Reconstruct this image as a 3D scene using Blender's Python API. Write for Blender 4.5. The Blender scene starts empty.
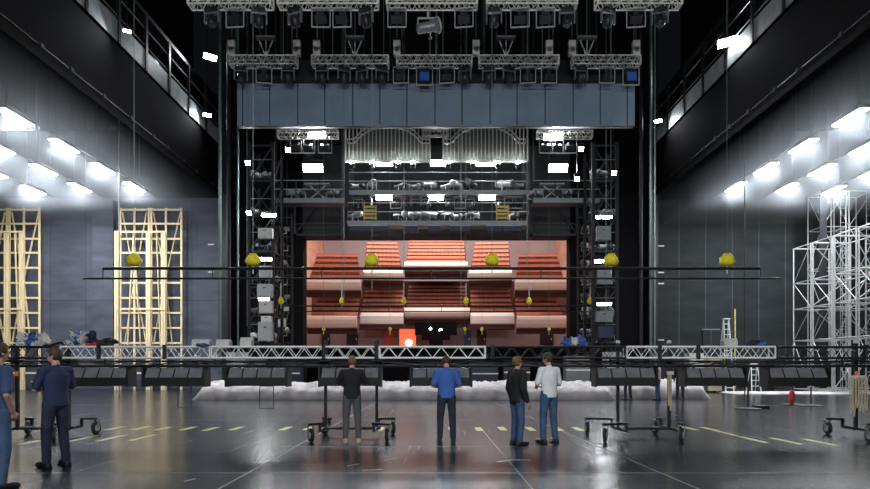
import bpy, math, random
from mathutils import Vector, Matrix
R = math.radians
random.seed(7)
scene = bpy.context.scene
COL = scene.collection

# ------------------------------------------------------------------ camera
F = 620.0; VX = 440.0; VY = 367.0; CH = 1.5
cam_d = bpy.data.cameras.new('camera'); cam = bpy.data.objects.new('camera', cam_d); COL.objects.link(cam)
cam.location = (0, 0, CH); cam.rotation_euler = (R(90), 0, 0)
cam_d.sensor_width = 36; cam_d.lens = F / 870 * 36
cam_d.shift_x = -(VX - 435) / 870; cam_d.shift_y = (VY - 244.5) / 870
cam_d.clip_end = 300
scene.camera = cam
def at(x, y, Y): return Vector(((x - VX) / F * Y, Y, CH + (VY - y) / F * Y))
def ax(x, Y): return (x - VX) / F * Y
def az(y, Y): return CH + (VY - y) / F * Y

# ------------------------------------------------------------------ world, exposure
w = bpy.data.worlds.new('world'); scene.world = w; w.use_nodes = True
w.node_tree.nodes['Background'].inputs[0].default_value = (.45, .55, .75, 1)
w.node_tree.nodes['Background'].inputs[1].default_value = 0.006
scene.view_settings.view_transform = 'Standard'; scene.view_settings.look = 'None'
scene.view_settings.gamma = 1; scene.view_settings.exposure = 0.3
scene.cycles.use_denoising = True
scene.cycles.max_bounces = 6; scene.cycles.sample_clamp_indirect = 4
scene.cycles.volume_bounces = 0

# ------------------------------------------------------------------ large area lights (added unseen in the auditorium, without fixtures)
def area(loc, target, sx, sy, power, color=(1, 1, 1), spread=180, parent=None):
    d = bpy.data.lights.new('area_light', 'AREA'); d.shape = 'RECTANGLE'; d.size = sx; d.size_y = sy
    d.energy = power; d.color = color; d.spread = R(spread)
    o = bpy.data.objects.new('area_light', d); COL.objects.link(o)
    o.location = loc
    v = Vector(target) - Vector(loc); o.rotation_euler = v.to_track_quat('-Z', 'Y').to_euler()
    if parent: o.parent = parent
    return o
HALL = (1, .91, .86)
area((0, 59.5, 25.5), (0, 60, 10), 20, 4, 6800, HALL)
area((0, 45.5, 19), (0, 57, 9), 14, 2, 260, HALL)
area((0, 54, 5.2), (0, 63, 2.5), 18, 2, 110, (1, .85, .88))
FLOOD = 270; WORK = 110; REAR = 560
GLARE = .035
COOL = (.90, .95, 1)

# ------------------------------------------------------------------ materials
def mat(name, color, rough=.6, metal=0, var=.12, scale=6, bump=0, emit=None, estr=0, stretch=None, rvar=0):
    m = bpy.data.materials.new(name); m.use_nodes = True; nt = m.node_tree; b = nt.nodes['Principled BSDF']
    b.inputs['Roughness'].default_value = rough; b.inputs['Metallic'].default_value = metal
    if name.startswith('black_wall'): b.inputs['Specular IOR Level'].default_value = .08
    tc = nt.nodes.new('ShaderNodeTexCoord'); n = nt.nodes.new('ShaderNodeTexNoise')
    n.inputs['Scale'].default_value = scale; n.inputs['Detail'].default_value = 4
    if stretch:
        mp = nt.nodes.new('ShaderNodeMapping'); mp.inputs['Scale'].default_value = stretch
        nt.links.new(tc.outputs['Object'], mp.inputs[0]); nt.links.new(mp.outputs[0], n.inputs[0])
    else: nt.links.new(tc.outputs['Object'], n.inputs[0])
    cr = nt.nodes.new('ShaderNodeValToRGB')
    c = color
    cr.color_ramp.elements[0].color = (c[0]*(1-var), c[1]*(1-var), c[2]*(1-var), 1)
    cr.color_ramp.elements[1].color = (min(1, c[0]*(1+var)), min(1, c[1]*(1+var)), min(1, c[2]*(1+var)), 1)
    cr.color_ramp.elements[0].position = .3; cr.color_ramp.elements[1].position = .7
    nt.links.new(n.outputs[0], cr.inputs[0]); nt.links.new(cr.outputs[0], b.inputs['Base Color'])
    if rvar:
        mr = nt.nodes.new('ShaderNodeMapRange'); mr.inputs[3].default_value = rough - rvar; mr.inputs[4].default_value = rough + rvar
        nt.links.new(n.outputs[0], mr.inputs[0]); nt.links.new(mr.outputs[0], b.inputs['Roughness'])
    if bump:
        bp = nt.nodes.new('ShaderNodeBump'); bp.inputs['Strength'].default_value = bump
        nt.links.new(n.outputs[0], bp.inputs['Height']); nt.links.new(bp.outputs[0], b.inputs['Normal'])
    if emit:
        b.inputs['Emission Color'].default_value = (*emit, 1); b.inputs['Emission Strength'].default_value = estr
    return m
M = dict(
    black=mat('black_steel', (.012, .012, .014), .5, .3),
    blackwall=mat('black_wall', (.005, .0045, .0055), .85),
    dark=mat('dark_steel', (.035, .038, .042), .45, .5),
    grey=mat('grey_steel', (.22, .23, .24), .4, .3),
    toe=mat('toe_board_grey', (.30, .33, .34), .5, 0, .2, 2),
    ltgrey=mat('light_grey_paint', (.42, .43, .43), .5),
    alu=mat('aluminium', (.85, .85, .82), .4, .1, .15, 20),
    warmalu=mat('warm_aluminium', (.95, .88, .76), .5, .05, .25, 5),
    white=mat('white_paint', (.75, .74, .70), .5),
    cream=mat('cream_bars', (.80, .79, .68), .5, 0, .05, 3),
    reflector=mat('grey_backing', (.08, .09, .08), .6, 0, .15, 1),
    glowgrey=mat('glow_grey_wall', (.016, .018, .021), .7, 0, .3, .5),
    blue=mat('portal_blue_grey', (.19, .26, .34), .55, .1, .12, .6),
    blueseam=mat('portal_seam', (.012, .016, .022), .6),
    wood=mat('pine_wood', (.80, .64, .38), .6, 0, .18, 3, stretch=(6, 6, .6)),
    yellowdim=mat('dull_yellow_paint', (.55, .42, .10), .6, 0, .2, 6),
    scaf=mat('scaffold_tube', (.42, .43, .43), .4, .3),
    yellow=mat('yellow_bag', (.95, .74, .02), .6, 0, .2, 8),
    ytape=mat('yellow_tape', (.50, .43, .10), .5, 0, .3, 9),
    wtape=mat('white_tape', (.13, .135, .15), .5, 0, .5, 7),
    seat=mat('salmon_seat_fabric', (.58, .23, .15), .8, 0, .15, .8), shell=mat('seat_shell', (.07, .025, .018), .6),  # dark shells also put the shadow gaps between rows into the colour
    step=mat('carpet_and_shade', (.09, .035, .03), .9),  # also used as painted shade on soffits and a hall wall
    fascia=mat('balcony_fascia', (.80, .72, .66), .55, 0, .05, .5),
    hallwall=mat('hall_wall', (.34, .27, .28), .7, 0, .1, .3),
    pinkwood=mat('hall_side_wood', (.62, .33, .23), .6, 0, .2, .4, stretch=(1, 1, 3)),
    lens=mat('dark_lens', (.05, .06, .08), .1, .2),
    bluelens=mat('blue_lens', (.05, .13, .50), .2, 0, .1, 3),
    glass=mat('cell_glass', (.20, .21, .23), .25, .2, .2, 4),
    rubber=mat('black_rubber', (.015, .015, .015), .7),
    muslin=mat('white_muslin', (.50, .46, .46), .85, 0, .30, 1.6, bump=1.0),
    rope=mat('pale_rope', (.50, .42, .28), .8, 0, .2, 30),
    red=mat('red_plastic', (.60, .04, .03), .4),
    bluecloth=mat('blue_cloth', (.05, .12, .35), .8, 0, .3, 6),
    navybox=mat('navy_case', (.02, .025, .06), .5),
    orange=mat('orange_band', (.8, .15, .03), .5),
    pale=mat('pale_plastic', (.55, .53, .50), .5),
    lampface=mat('lamp_face', (1, 1, 1), .5, emit=(.93, .96, 1), estr=45),
    lampsoft=mat('small_lamp_face', (1, 1, 1), .5, emit=(1, .98, .95), estr=14),
    redglow=mat('red_lit_panel', (.7, .1, .05), .6, emit=(1, .16, .06), estr=.5),
    cable=mat('steel_cable', (.16, .20, .18), .5, .4),
    guide=mat('guide_rail', (.10, .15, .14), .4, .5),
    skin=mat('skin', (.52, .30, .21), .55, 0, .06, 10),
    hair=mat('brown_hair', (.05, .032, .02), .7, 0, .3, 40),
    hairl=mat('light_brown_hair', (.16, .09, .045), .7, 0, .3, 40),
    eye=mat('eye', (.05, .04, .04), .3),
    shoe=mat('black_shoe', (.012, .012, .014), .5),
    shoel=mat('tan_shoe', (.45, .40, .25), .6),
    c_navy=mat('navy_cloth', (.018, .026, .075), .85, 0, .2, 5),
    c_blue=mat('royal_blue_cloth', (.05, .13, .42), .85, 0, .15, 5),
    c_dblue=mat('dusty_blue_cloth', (.035, .06, .14), .85, 0, .2, 5),
    c_black=mat('black_cloth', (.012, .012, .014), .85),
    c_white=mat('white_cloth', (.80, .81, .82), .85, 0, .08, 5),
    c_pink=mat('pink_cloth', (.62, .38, .42), .85, 0, .08, 5),
    c_grey=mat('grey_trousers', (.09, .09, .095), .85, 0, .15, 5),
    c_jean=mat('blue_jeans', (.05, .10, .20), .85, 0, .25, 9),
    c_djean=mat('dark_jeans', (.020, .028, .050), .85, 0, .25, 9),
)

def wall_mat(name, base, seams=(2.4, 6.0), seam_dark=.5, tint=.25, mort=.02):
    """large painted sheets with thin joints and faint scuffs, in object space"""
    m = bpy.data.materials.new(name); m.use_nodes = True; nt = m.node_tree; b = nt.nodes['Principled BSDF']
    b.inputs['Roughness'].default_value = .7; b.inputs['Specular IOR Level'].default_value = .12
    tc = nt.nodes.new('ShaderNodeTexCoord'); sep = nt.nodes.new('ShaderNodeSeparateXYZ'); cb = nt.nodes.new('ShaderNodeCombineXYZ')
    nt.links.new(tc.outputs['Object'], sep.inputs[0]); nt.links.new(sep.outputs[0], cb.inputs[0]); nt.links.new(sep.outputs[2], cb.inputs[1])
    br = nt.nodes.new('ShaderNodeTexBrick'); br.offset = 0
    br.inputs['Scale'].default_value = 1; br.inputs['Brick Width'].default_value = seams[0]; br.inputs['Row Height'].default_value = seams[1]
    br.inputs['Mortar Size'].default_value = mort
    br.inputs['Color1'].default_value = (*[c * (1 + tint * .4) for c in base], 1); br.inputs['Color2'].default_value = (*[c * (1 - tint * .4) for c in base], 1)
    br.inputs['Mortar'].default_value = (*[c * seam_dark for c in base], 1)
    nt.links.new(cb.outputs[0], br.inputs[0])
    n = nt.nodes.new('ShaderNodeTexNoise'); n.inputs['Scale'].default_value = .5; n.inputs['Detail'].default_value = 6
    mp = nt.nodes.new('ShaderNodeMapping'); mp.inputs['Scale'].default_value = (1, 1, 3)
    nt.links.new(tc.outputs['Object'], mp.inputs[0]); nt.links.new(mp.outputs[0], n.inputs[0])
    mr = nt.nodes.new('ShaderNodeMapRange'); mr.inputs[1].default_value = .3; mr.inputs[2].default_value = .7; mr.inputs[3].default_value = 1 - tint; mr.inputs[4].default_value = 1 + tint
    nt.links.new(n.outputs[0], mr.inputs[0])
    mx = nt.nodes.new('ShaderNodeVectorMath'); mx.operation = 'SCALE'
    nt.links.new(br.outputs[0], mx.inputs[0]); nt.links.new(mr.outputs[0], mx.inputs[3]); nt.links.new(mx.outputs[0], b.inputs['Base Color'])
    return m
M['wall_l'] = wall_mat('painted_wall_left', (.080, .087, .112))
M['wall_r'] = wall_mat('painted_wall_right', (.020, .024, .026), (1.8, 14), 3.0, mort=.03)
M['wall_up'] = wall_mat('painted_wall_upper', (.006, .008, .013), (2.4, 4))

def floor_mat():
    m = bpy.data.materials.new('stage_floor'); m.use_nodes = True; nt = m.node_tree; b = nt.nodes['Principled BSDF']
    tc = nt.nodes.new('ShaderNodeTexCoord')
    def noise(scale, st, rot=0, det=5):
        mp = nt.nodes.new('ShaderNodeMapping'); mp.inputs['Scale'].default_value = st; mp.inputs['Rotation'].default_value = (0, 0, rot)
        n = nt.nodes.new('ShaderNodeTexNoise'); n.inputs['Scale'].default_value = scale; n.inputs['Detail'].default_value = det
        nt.links.new(tc.outputs['Object'], mp.inputs[0]); nt.links.new(mp.outputs[0], n.inputs[0]); return n
    def rng(src, a, b_, c, d):
        r = nt.nodes.new('ShaderNodeMapRange'); 
        for i, v in zip((1, 2, 3, 4), (a, b_, c, d)): r.inputs[i].default_value = v
        nt.links.new(src, r.inputs[0]); return r.outputs[0]
    def math_(op, a, b_):
        n = nt.nodes.new('ShaderNodeMath'); n.operation = op
        for i, v in enumerate((a, b_)):
            if isinstance(v, (int, float)): n.inputs[i].default_value = v
            else: nt.links.new(v, n.inputs[i])
        return n.outputs[0]
    br = nt.nodes.new('ShaderNodeTexBrick'); br.offset = 0; br.inputs['Scale'].default_value = 1
    br.inputs['Brick Width'].default_value = 2.7; br.inputs['Row Height'].default_value = 4.4; br.inputs['Mortar Size'].default_value = .010
    br.inputs['Color1'].default_value = (.8, .8, .8, 1); br.inputs['Color2'].default_value = (1.15, 1.15, 1.15, 1); br.inputs['Mortar'].default_value = (2.6, 2.6, 2.6, 1)
    nt.links.new(tc.outputs['Object'], br.inputs[0])
    worn = rng(noise(.35, (1, .5, 1)).outputs[0], .35, .7, 0, 1)
    scA = rng(noise(1.3, (16, .16, 1), R(24)).outputs[0], .62, .72, 0, .55)
    scB = rng(noise(1.1, (.16, 15, 1), R(-8)).outputs[0], .63, .74, 0, .55)
    spk = rng(noise(30, (1, .5, 1), 0, 2).outputs[0], .70, .78, 0, .5)
    scuff = math_('ADD', math_('ADD', scA, scB), math_('ADD', spk, math_('MULTIPLY', worn, .25)))
    cr = nt.nodes.new('ShaderNodeValToRGB')
    cr.color_ramp.elements[0].color = (.004, .005, .010, 1); cr.color_ramp.elements[1].color = (.050, .055, .066, 1)
    nt.links.new(scuff, cr.inputs[0])
    mx = nt.nodes.new('ShaderNodeVectorMath'); mx.operation = 'MULTIPLY'
    nt.links.new(cr.outputs[0], mx.inputs[0]); nt.links.new(br.outputs[0], mx.inputs[1]); nt.links.new(mx.outputs[0], b.inputs['Base Color'])
    nt.links.new(math_('ADD', math_('MULTIPLY', math_('ADD', scA, scB), .14), .22), b.inputs['Roughness'])
    b.inputs['Specular IOR Level'].default_value = .55
    bp = nt.nodes.new('ShaderNodeBump'); bp.inputs['Strength'].default_value = .025; bp.inputs['Distance'].default_value = .01
    nt.links.new(noise(4, (1, .4, 1)).outputs[0], bp.inputs['Height']); nt.links.new(bp.outputs[0], b.inputs['Normal'])
    return m
M['floor'] = floor_mat()

# ------------------------------------------------------------------ mesh helpers
class MB:
    def __init__(s): s.v = []; s.f = []; s.m = None
    def add(s, vs, fs, mtx=None):
        n = len(s.v)
        for p in vs: s.v.append(tuple(mtx @ Vector(p)) if mtx else tuple(p))
        s.f += [tuple(i + n for i in f) for f in fs]; return s
    def box(s, cx, cy, cz, sx, sy, sz, rz=0, rx=0, ry=0):
        vs = [(x*sx/2, y*sy/2, z*sz/2) for x in (-1, 1) for y in (-1, 1) for z in (-1, 1)]
        mt = Matrix.Translation((cx, cy, cz)) @ Matrix.Rotation(rz, 4, 'Z') @ Matrix.Rotation(ry, 4, 'Y') @ Matrix.Rotation(rx, 4, 'X')
        return s.add(vs, [(0, 1, 3, 2), (4, 6, 7, 5), (0, 4, 5, 1), (2, 3, 7, 6), (0, 2, 6, 4), (1, 5, 7, 3)], mt)
    def bb(s, x0, x1, y0, y1, z0, z1): return s.box((x0+x1)/2, (y0+y1)/2, (z0+z1)/2, abs(x1-x0), abs(y1-y0), abs(z1-z0))
    def bar(s, a, b, wd, ht=None):
        a, b = Vector(a), Vector(b); ht = ht or wd; d = b - a; L = d.length
        if L < 1e-6: return s
        q = d.to_track_quat('Z', 'Y').to_matrix().to_4x4()
        vs = [(x*wd/2, y*ht/2, z*L) for x in (-1, 1) for y in (-1, 1) for z in (0, 1)]
        return s.add(vs, [(0, 1, 3, 2), (4, 6, 7, 5), (0, 4, 5, 1), (2, 3, 7, 6), (0, 2, 6, 4), (1, 5, 7, 3)], Matrix.Translation(a) @ q)
    def tube(s, a, b, r, r2=None, n=8):
        a, b = Vector(a), Vector(b); r2 = r if r2 is None else r2; d = b - a; L = d.length
        if L < 1e-6: return s
        q = d.to_track_quat('Z', 'Y').to_matrix().to_4x4()
        vs = []
        for k in range(n):
            t = 2*math.pi*k/n; vs.append((r*math.cos(t), r*math.sin(t), 0))
        for k in range(n):
            t = 2*math.pi*k/n; vs.append((r2*math.cos(t), r2*math.sin(t), L))
        fs = [(k, (k+1) % n, n+(k+1) % n, n+k) for k in range(n)] + [tuple(reversed(range(n))), tuple(range(n, 2*n))]
        return s.add(vs, fs, Matrix.Translation(a) @ q)
    def path(s, pts, r, n=6):
        for a, b in zip(pts, pts[1:]): s.tube(a, b, r, n=n)
        return s
    def lathe(s, prof, n=16, mtx=None):
        vs = []; fs = []; m_ = len(prof)
        for k in range(n):
            t = 2*math.pi*k/n
            for (r, z) in prof: vs.append((r*math.cos(t), r*math.sin(t), z))
        for k in range(n):
            for j in range(m_-1):
                a = k*m_+j; b = ((k+1) % n)*m_+j; fs.append((a, b, b+1, a+1))
        fs.append(tuple(k*m_ for k in reversed(range(n)))); fs.append(tuple(k*m_+m_-1 for k in range(n)))
        return s.add(vs, fs, mtx)
    def ell(s, c, r, n=16, m_=10, mtx=None):
        prof = [(math.sin(math.pi*(j+.5)/(m_)), -math.cos(math.pi*(j+.5)/m_)) for j in range(m_)]
        prof = [(math.sin(.04), -1)] + prof[:] + [(math.sin(.04), 1)]
        mt = Matrix.Translation(c) @ Matrix.Diagonal((r[0], r[1], r[2], 1))
        if mtx: mt = mtx @ mt
        return s.lathe(prof, n, mt)
    def cap(s, a, b, r1, r2, n=14, flat=1.0):
        """tapered capsule, closed"""
        a, b = Vector(a), Vector(b); d = b - a; L = d.length
        q = d.to_track_quat('Z', 'Y').to_matrix().to_4x4()
        prof = [(r1*math.cos(t), r1*math.sin(t)) for t in [-math.pi/2*.97, -1.1, -.6, 0]] + [(r2*math.cos(t), L + r2*math.sin(t)) for t in [0, .6, 1.1, math.pi/2*.97]]
        return s.lathe(prof, n, Matrix.Translation(a) @ q @ Matrix.Diagonal((1, flat, 1, 1)))
    def prism(s, poly, x0, x1):
        """poly in (y, z), extruded along x"""
        n = len(poly); vs = [(x0, y, z) for y, z in poly] + [(x1, y, z) for y, z in poly]
        return s.add(vs, [tuple(range(n)), tuple(reversed(range(n, 2*n)))] + [(k, n+k, n+(k+1) % n, (k+1) % n) for k in range(n)])
    def build(s, name, m, parent=None, smooth=False, label=None):
        me = bpy.data.meshes.new(name); me.from_pydata(s.v, [], s.f); me.update()
        import bmesh
        b = bmesh.new(); b.from_mesh(me); bmesh.ops.recalc_face_normals(b, faces=b.faces); b.to_mesh(me); b.free()
        me.materials.append(M[m] if isinstance(m, str) else m)
        if smooth:
            for p in me.polygons: p.use_smooth = True
        o = bpy.data.objects.new(name, me); COL.objects.link(o)
        if parent: o.parent = parent
        if label: o['label'] = label
        return o

def tag(o, label, cat, group=None, kind=None):
    o['label'] = label; o['category'] = cat
    if group: o['group'] = group
    if kind: o['kind'] = kind
    return o
def thing(name, label, cat, loc=(0, 0, 0), rz=0, group=None):
    o = bpy.data.objects.new(name, None); COL.objects.link(o); o.empty_display_size = .2
    o.location = loc; o.rotation_euler = (0, 0, rz); return tag(o, label, cat, group)
def struct(name, mb, m): o = mb.build(name, m); o['kind'] = 'structure'; return o
def copy_tree(o, parent=None):
    c = o.copy(); COL.objects.link(c); c.parent = parent
    for ch in list(o.children): copy_tree(ch, c)
    return c
ORD = ['first', 'second', 'third', 'fourth', 'fifth', 'sixth', 'seventh', 'eighth', 'ninth', 'tenth', 'eleventh', 'twelfth', 'thirteenth', 'fourteenth', 'fifteenth', 'sixteenth', 'seventeenth', 'eighteenth', 'nineteenth', 'twentieth', 'twenty-first', 'twenty-second', 'twenty-third']
def place(proto, i, loc, label, rz=0, scale=None):
    o = proto if i == 0 else copy_tree(proto)
    o.location = loc; o.rotation_euler = (0, 0, rz); o['label'] = label
    if scale: o.scale = (scale,)*3
    return o

# ================================================================== STRUCTURE
SX = 14.5; BW = 42.0
f = MB().bb(-37, 37, -8, 45.5, -.3, 0); struct('floor', f, 'floor')
struct('ceiling', MB().bb(-37, 37, -8, 44, 27, 27.3), 'blackwall')
# proscenium wall with opening x 303..570, top y 237
OX0, OX1, OZ = ax(303, 42), ax(570, 42), az(237, 42)
struct('wall_proscenium', MB().bb(-SX, OX0, 42, 43.2, 0, 27).bb(OX1, SX, 42, 43.2, 0, 27), 'blackwall')
struct('wall_above_opening', MB().bb(OX0, OX1, 42, 43.2, OZ, 16.5), 'glowgrey')  # greyer than the wall above, imitating the glow behind the bridges
struct('wall_above_opening_upper', MB().bb(OX0, OX1, 42, 43.2, 16.5, 27), 'blackwall')
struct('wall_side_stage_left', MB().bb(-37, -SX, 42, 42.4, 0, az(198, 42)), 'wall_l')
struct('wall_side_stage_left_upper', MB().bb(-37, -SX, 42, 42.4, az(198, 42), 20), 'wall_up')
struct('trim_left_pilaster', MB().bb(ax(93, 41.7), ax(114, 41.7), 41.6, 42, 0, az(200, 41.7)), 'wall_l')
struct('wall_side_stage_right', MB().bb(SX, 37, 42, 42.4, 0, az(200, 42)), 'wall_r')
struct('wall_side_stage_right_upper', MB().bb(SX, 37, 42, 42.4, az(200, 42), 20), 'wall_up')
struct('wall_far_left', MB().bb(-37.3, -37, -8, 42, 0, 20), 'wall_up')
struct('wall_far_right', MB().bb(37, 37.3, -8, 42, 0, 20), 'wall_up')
struct('wall_rear', MB().bb(-37, 37, -8.3, -8, 0, 27), 'blackwall')
struct('ceiling_side_stage_left', MB().bb(-37, -16.5, -8, 42, 17.5, 17.8), 'blackwall')
struct('ceiling_side_stage_right', MB().bb(16.5, 37, -8, 42, 17.5, 17.8), 'blackwall')
for s, nm in ((-1, 'left'), (1, 'right')):
    hx = s*SX if s < 0 else 14.1
    zb = 12.9
    struct('wall_header_' + nm, MB().bb(hx, hx + s*.3, -8, 42, zb, 16.1), 'blackwall')
    struct('wall_gallery_' + nm, MB().bb(hx + s*2.2, hx + s*2.5, -8, 42, 16.1, 27), 'blackwall')
# wall columns beside the proscenium
struct('trim_left_column', MB().bb(-14.5, -13.9, 41.2, 42, 0, 27), 'black')
struct('trim_right_column', MB().bb(13.9, 14.5, 41.2, 42, 0, 27), 'black')

# ------------------------------------------------------------------ side galleries
def gallery(s, nm, x):
    t = thing('gallery_walkway', f'long dark steel gallery with grey toe boards high along the {nm} side wall', 'gallery', (x, 0, 16.1), 0)
    MB().bb(0, s*2.1, -7.9, 41.1, -.15, 0).build('deck', 'black', t)
    MB().bb(0, s*2.1, -7.9, 41.1, 2.75, 2.95).build('roof_slab', 'black', t)
    k = 0; y = 2.0
    while y < 41:
        MB().bar((s*.02, y, 0), (s*.02, y, 2.75), .14, .2).build('post', 'black', t)
        if y + 2.6 < 41.2: MB().bb(0, s*.04, y + .12, y + 2.48, .04, 1.0).build('toe_board', 'toe', t)
        y += 2.6
    MB().tube((s*.05, -7.9, 1.25), (s*.05, 41.1, 1.25), .03).build('guard_rail', 'grey', t)
    MB().tube((s*.05, -7.9, 2.1), (s*.05, 41.1, 2.1), .03).build('guard_rail', 'grey', t)
    MB().tube((-s*.08, -7.9, -3.0), (-s*.08, 41.1, -3.0), .03).build('lower_pipe', 'black', t)
    b = MB()
    rnd = random.Random(3 + s)
    yy = 6
    while yy < 40:
        MB().box(-s*.1, yy, -3.0, .12, .18, .16).build('pipe_clamp', 'dark', t); yy += rnd.uniform(1.3, 3)
    return t
gallery(-1, 'left', -14.5); gallery(1, 'right', 14.1)
# cabinets and coils standing in the galleries
def cabinet(loc, w_, d_, h_, label, mt='grey', group=None):
    t = thing('equipment_cabinet', label, 'cabinet', loc, 0, group)
    MB().bb(-w_/2, w_/2, -d_/2, d_/2, 0, h_).build('body', mt, t)
    MB().bb(-w_/2+.05, w_/2-.05, -d_/2-.02, -d_/2, .06, h_-.06).build('door', mt, t)
    MB().bb(w_/2-.14, w_/2-.1, -d_/2-.05, -d_/2-.02, h_*.45, h_*.55).build('handle', 'dark', t)
    return t
POSN = ['nearest the proscenium', 'second from the proscenium', 'third from the proscenium', 'fourth from the proscenium', 'fifth from the proscenium', 'sixth from the proscenium']
for s, nm in ((-1, 'left'), (1, 'right')):
    for i, yy in enumerate((39, 35.2, 32.4, 28.1, 24.0, 20.5)):
        cabinet((s*15.2, yy, 16.1), .6, .9, 1.5, f'grey equipment cabinet standing in the {nm} gallery, {POSN[i]}', 'grey', 'gallery equipment cabinets')

# ================================================================== LAMPS
def flood(loc, label, w_=1.0, h_=.5, aim=(0, -1, -.5), power=WORK, name='work_light', face='lampface', group=None, spread=150, rodtop=None, lcol=COOL):
    """box floodlight: housing, yoke, glowing front; aim = direction it looks"""
    t = thing(name, label, 'floodlight', loc, 0, group)
    q = Vector(aim).normalized().to_track_quat('-Y', 'Z').to_matrix().to_4x4()
    hb = MB()
    hb.add([(x*w_/2, -.01, z*h_/2) for x in (-1, 1) for z in (-1, 1)] + [(x*w_*.36, .22, z*h_*.3) for x in (-1, 1) for z in (-1, 1)],
           [(0, 1, 3, 2), (4, 6, 7, 5), (0, 4, 5, 1), (2, 3, 7, 6), (0, 2, 6, 4), (1, 5, 7, 3)], q)
    hb.build('housing', 'dark', t)
    MB().add([(x*w_*.46, -.03, z*h_*.42) for x in (-1, 1) for z in (-1, 1)], [(0, 1, 3, 2)], q).build('lamp_face', face, t)
    y = MB(); y.bar((-w_/2-.03, 0, 0), (-w_/2-.03, 0, h_/2+.18), .03); y.bar((w_/2+.03, 0, 0), (w_/2+.03, 0, h_/2+.18), .03); y.bar((-w_/2-.03, 0, h_/2+.18), (w_/2+.03, 0, h_/2+.18), .03)
    if rodtop: y.bar((0, 0, h_/2+.18), (0, 0, rodtop - loc[2]), .03)
    y.build('yoke', 'black', t)
    if power:
        o = area(Vector(aim).normalized()*.06, Vector(aim).normalized()*3, w_*.9, h_*.8, power, lcol, spread, t)
        o.name = 'lamp'
    return t
# long floods in rows over both side stages
def long_flood(loc, label, s):
    t = thing('side_stage_flood', label, 'floodlight', loc, 0, 'long floodlights over the side stages')
    MB().prism([(-.95, 0), (.95, 0), (.8, .2), (-.8, .2)], -.24, .24).build('housing', 'dark', t)
    MB().bb(-.19, .19, -.9, .9, -.03, 0).build('lamp_tube', 'lampface', t)
    for q_ in (-1, 1): MB().bar((0, q_*.6, .2), (0, q_*.6, 17.5-loc[2]), .03).build('hanger', 'black', t)
    o = area((0, 0, -.06), (0, .3, -3), .36, 1.8, FLOOD, COOL, 160, t); o.name = 'lamp'
    d = bpy.data.lights.new('lamp_glow', 'POINT'); d.energy = FLOOD*.45; d.color = COOL; d.shadow_soft_size = .2
    g_ = bpy.data.objects.new('lamp_glow', d); COL.objects.link(g_); g_.parent = t; g_.location = (0, 0, -.24)  # point light added beneath the tube to give a round halo
    return t
RN = ['inner', 'middle', 'outer']
for s, nm, xs in ((-1, 'left', (18.0, 21.5, 24.6)), (1, 'right', (17.4, 20.7, 23.8))):
    for j, x in enumerate(xs):
        for k, y in enumerate((36.5, 33.1, 29.7, 26.3)):
            if j == 2 and k > 1: continue
            if j == 1 and k > 2: continue
            z = 12.1 if j == 0 else 12.2
            long_flood((s*x, y + (j*.5), z), f'long white floodlight over the {nm} side stage, {RN[j]} row, {ORD[k]} from the back wall', s)
        t = thing('lamp_rail', f'thin pipe carrying the {RN[j]} row of floodlights over the {nm} side stage', 'rail', (s*x, 0, 12.36), 0)
        MB().tube((0, 18, 0), (0, 39.5, 0), .03).build('pipe', 'dark', t)
# gallery lamps
for (px, py, D, w_, lb) in ((210, 57, 36.4, .8, 'bright white work lamp high in the left gallery below the roof slab'), (207, 115, 37.5, .5, 'small white work lamp in the left gallery nearer the proscenium'),
                       (728, 42, 30.2, 1.0, 'largest bright lamp in the right gallery, slanted streak'), (658, 121, 38.5, .5, 'small white work lamp in the right gallery near the portal edge'),
                       (127, 31, 27.5, .35, 'dim small lamp in the left gallery nearest the viewer')):
    p = at(px, py, D)
    flood(p, lb, w_, w_*.45, (.5 if px < 440 else -.5, -.75, -.6), 120*w_, 'gallery_lamp', 'lampface' if w_ > .4 else 'lampsoft', 'gallery lamps', 170, 26.98)
# unseen floods added behind the camera to light trusses and people from the front
for i, x in enumerate((-9, -3, 3, 9)):
    flood((x, -7.3, 11), f'added unseen floodlight behind the viewer, {ORD[i]} from the left', 1.6, .8, (-x*.02, 1, .12), REAR, 'added_rear_flood', 'lampface', 'added rear floodlights', 160, 26.9)

# thin haze volume added to imitate lens bloom around the side-stage floodlights
hm = bpy.data.materials.new('glare'); hm.use_nodes = True; nt = hm.node_tree
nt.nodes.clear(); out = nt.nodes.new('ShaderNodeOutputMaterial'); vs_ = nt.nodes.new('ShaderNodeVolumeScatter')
vs_.inputs['Density'].default_value = GLARE; vs_.inputs['Anisotropy'].default_value = .35; vs_.inputs['Color'].default_value = (.85, .92, 1, 1); nt.links.new(vs_.outputs[0], out.inputs['Volume'])
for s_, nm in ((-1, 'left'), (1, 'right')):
    hz = MB().bb(s_*14.9, s_*36.8, 20, 41.5, 11.0, 13.0).build('side_stage_glare', hm); tag(hz, f'added bloom-like haze around the long floodlights of the {nm} side stage', 'glare', kind='stuff')
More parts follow.
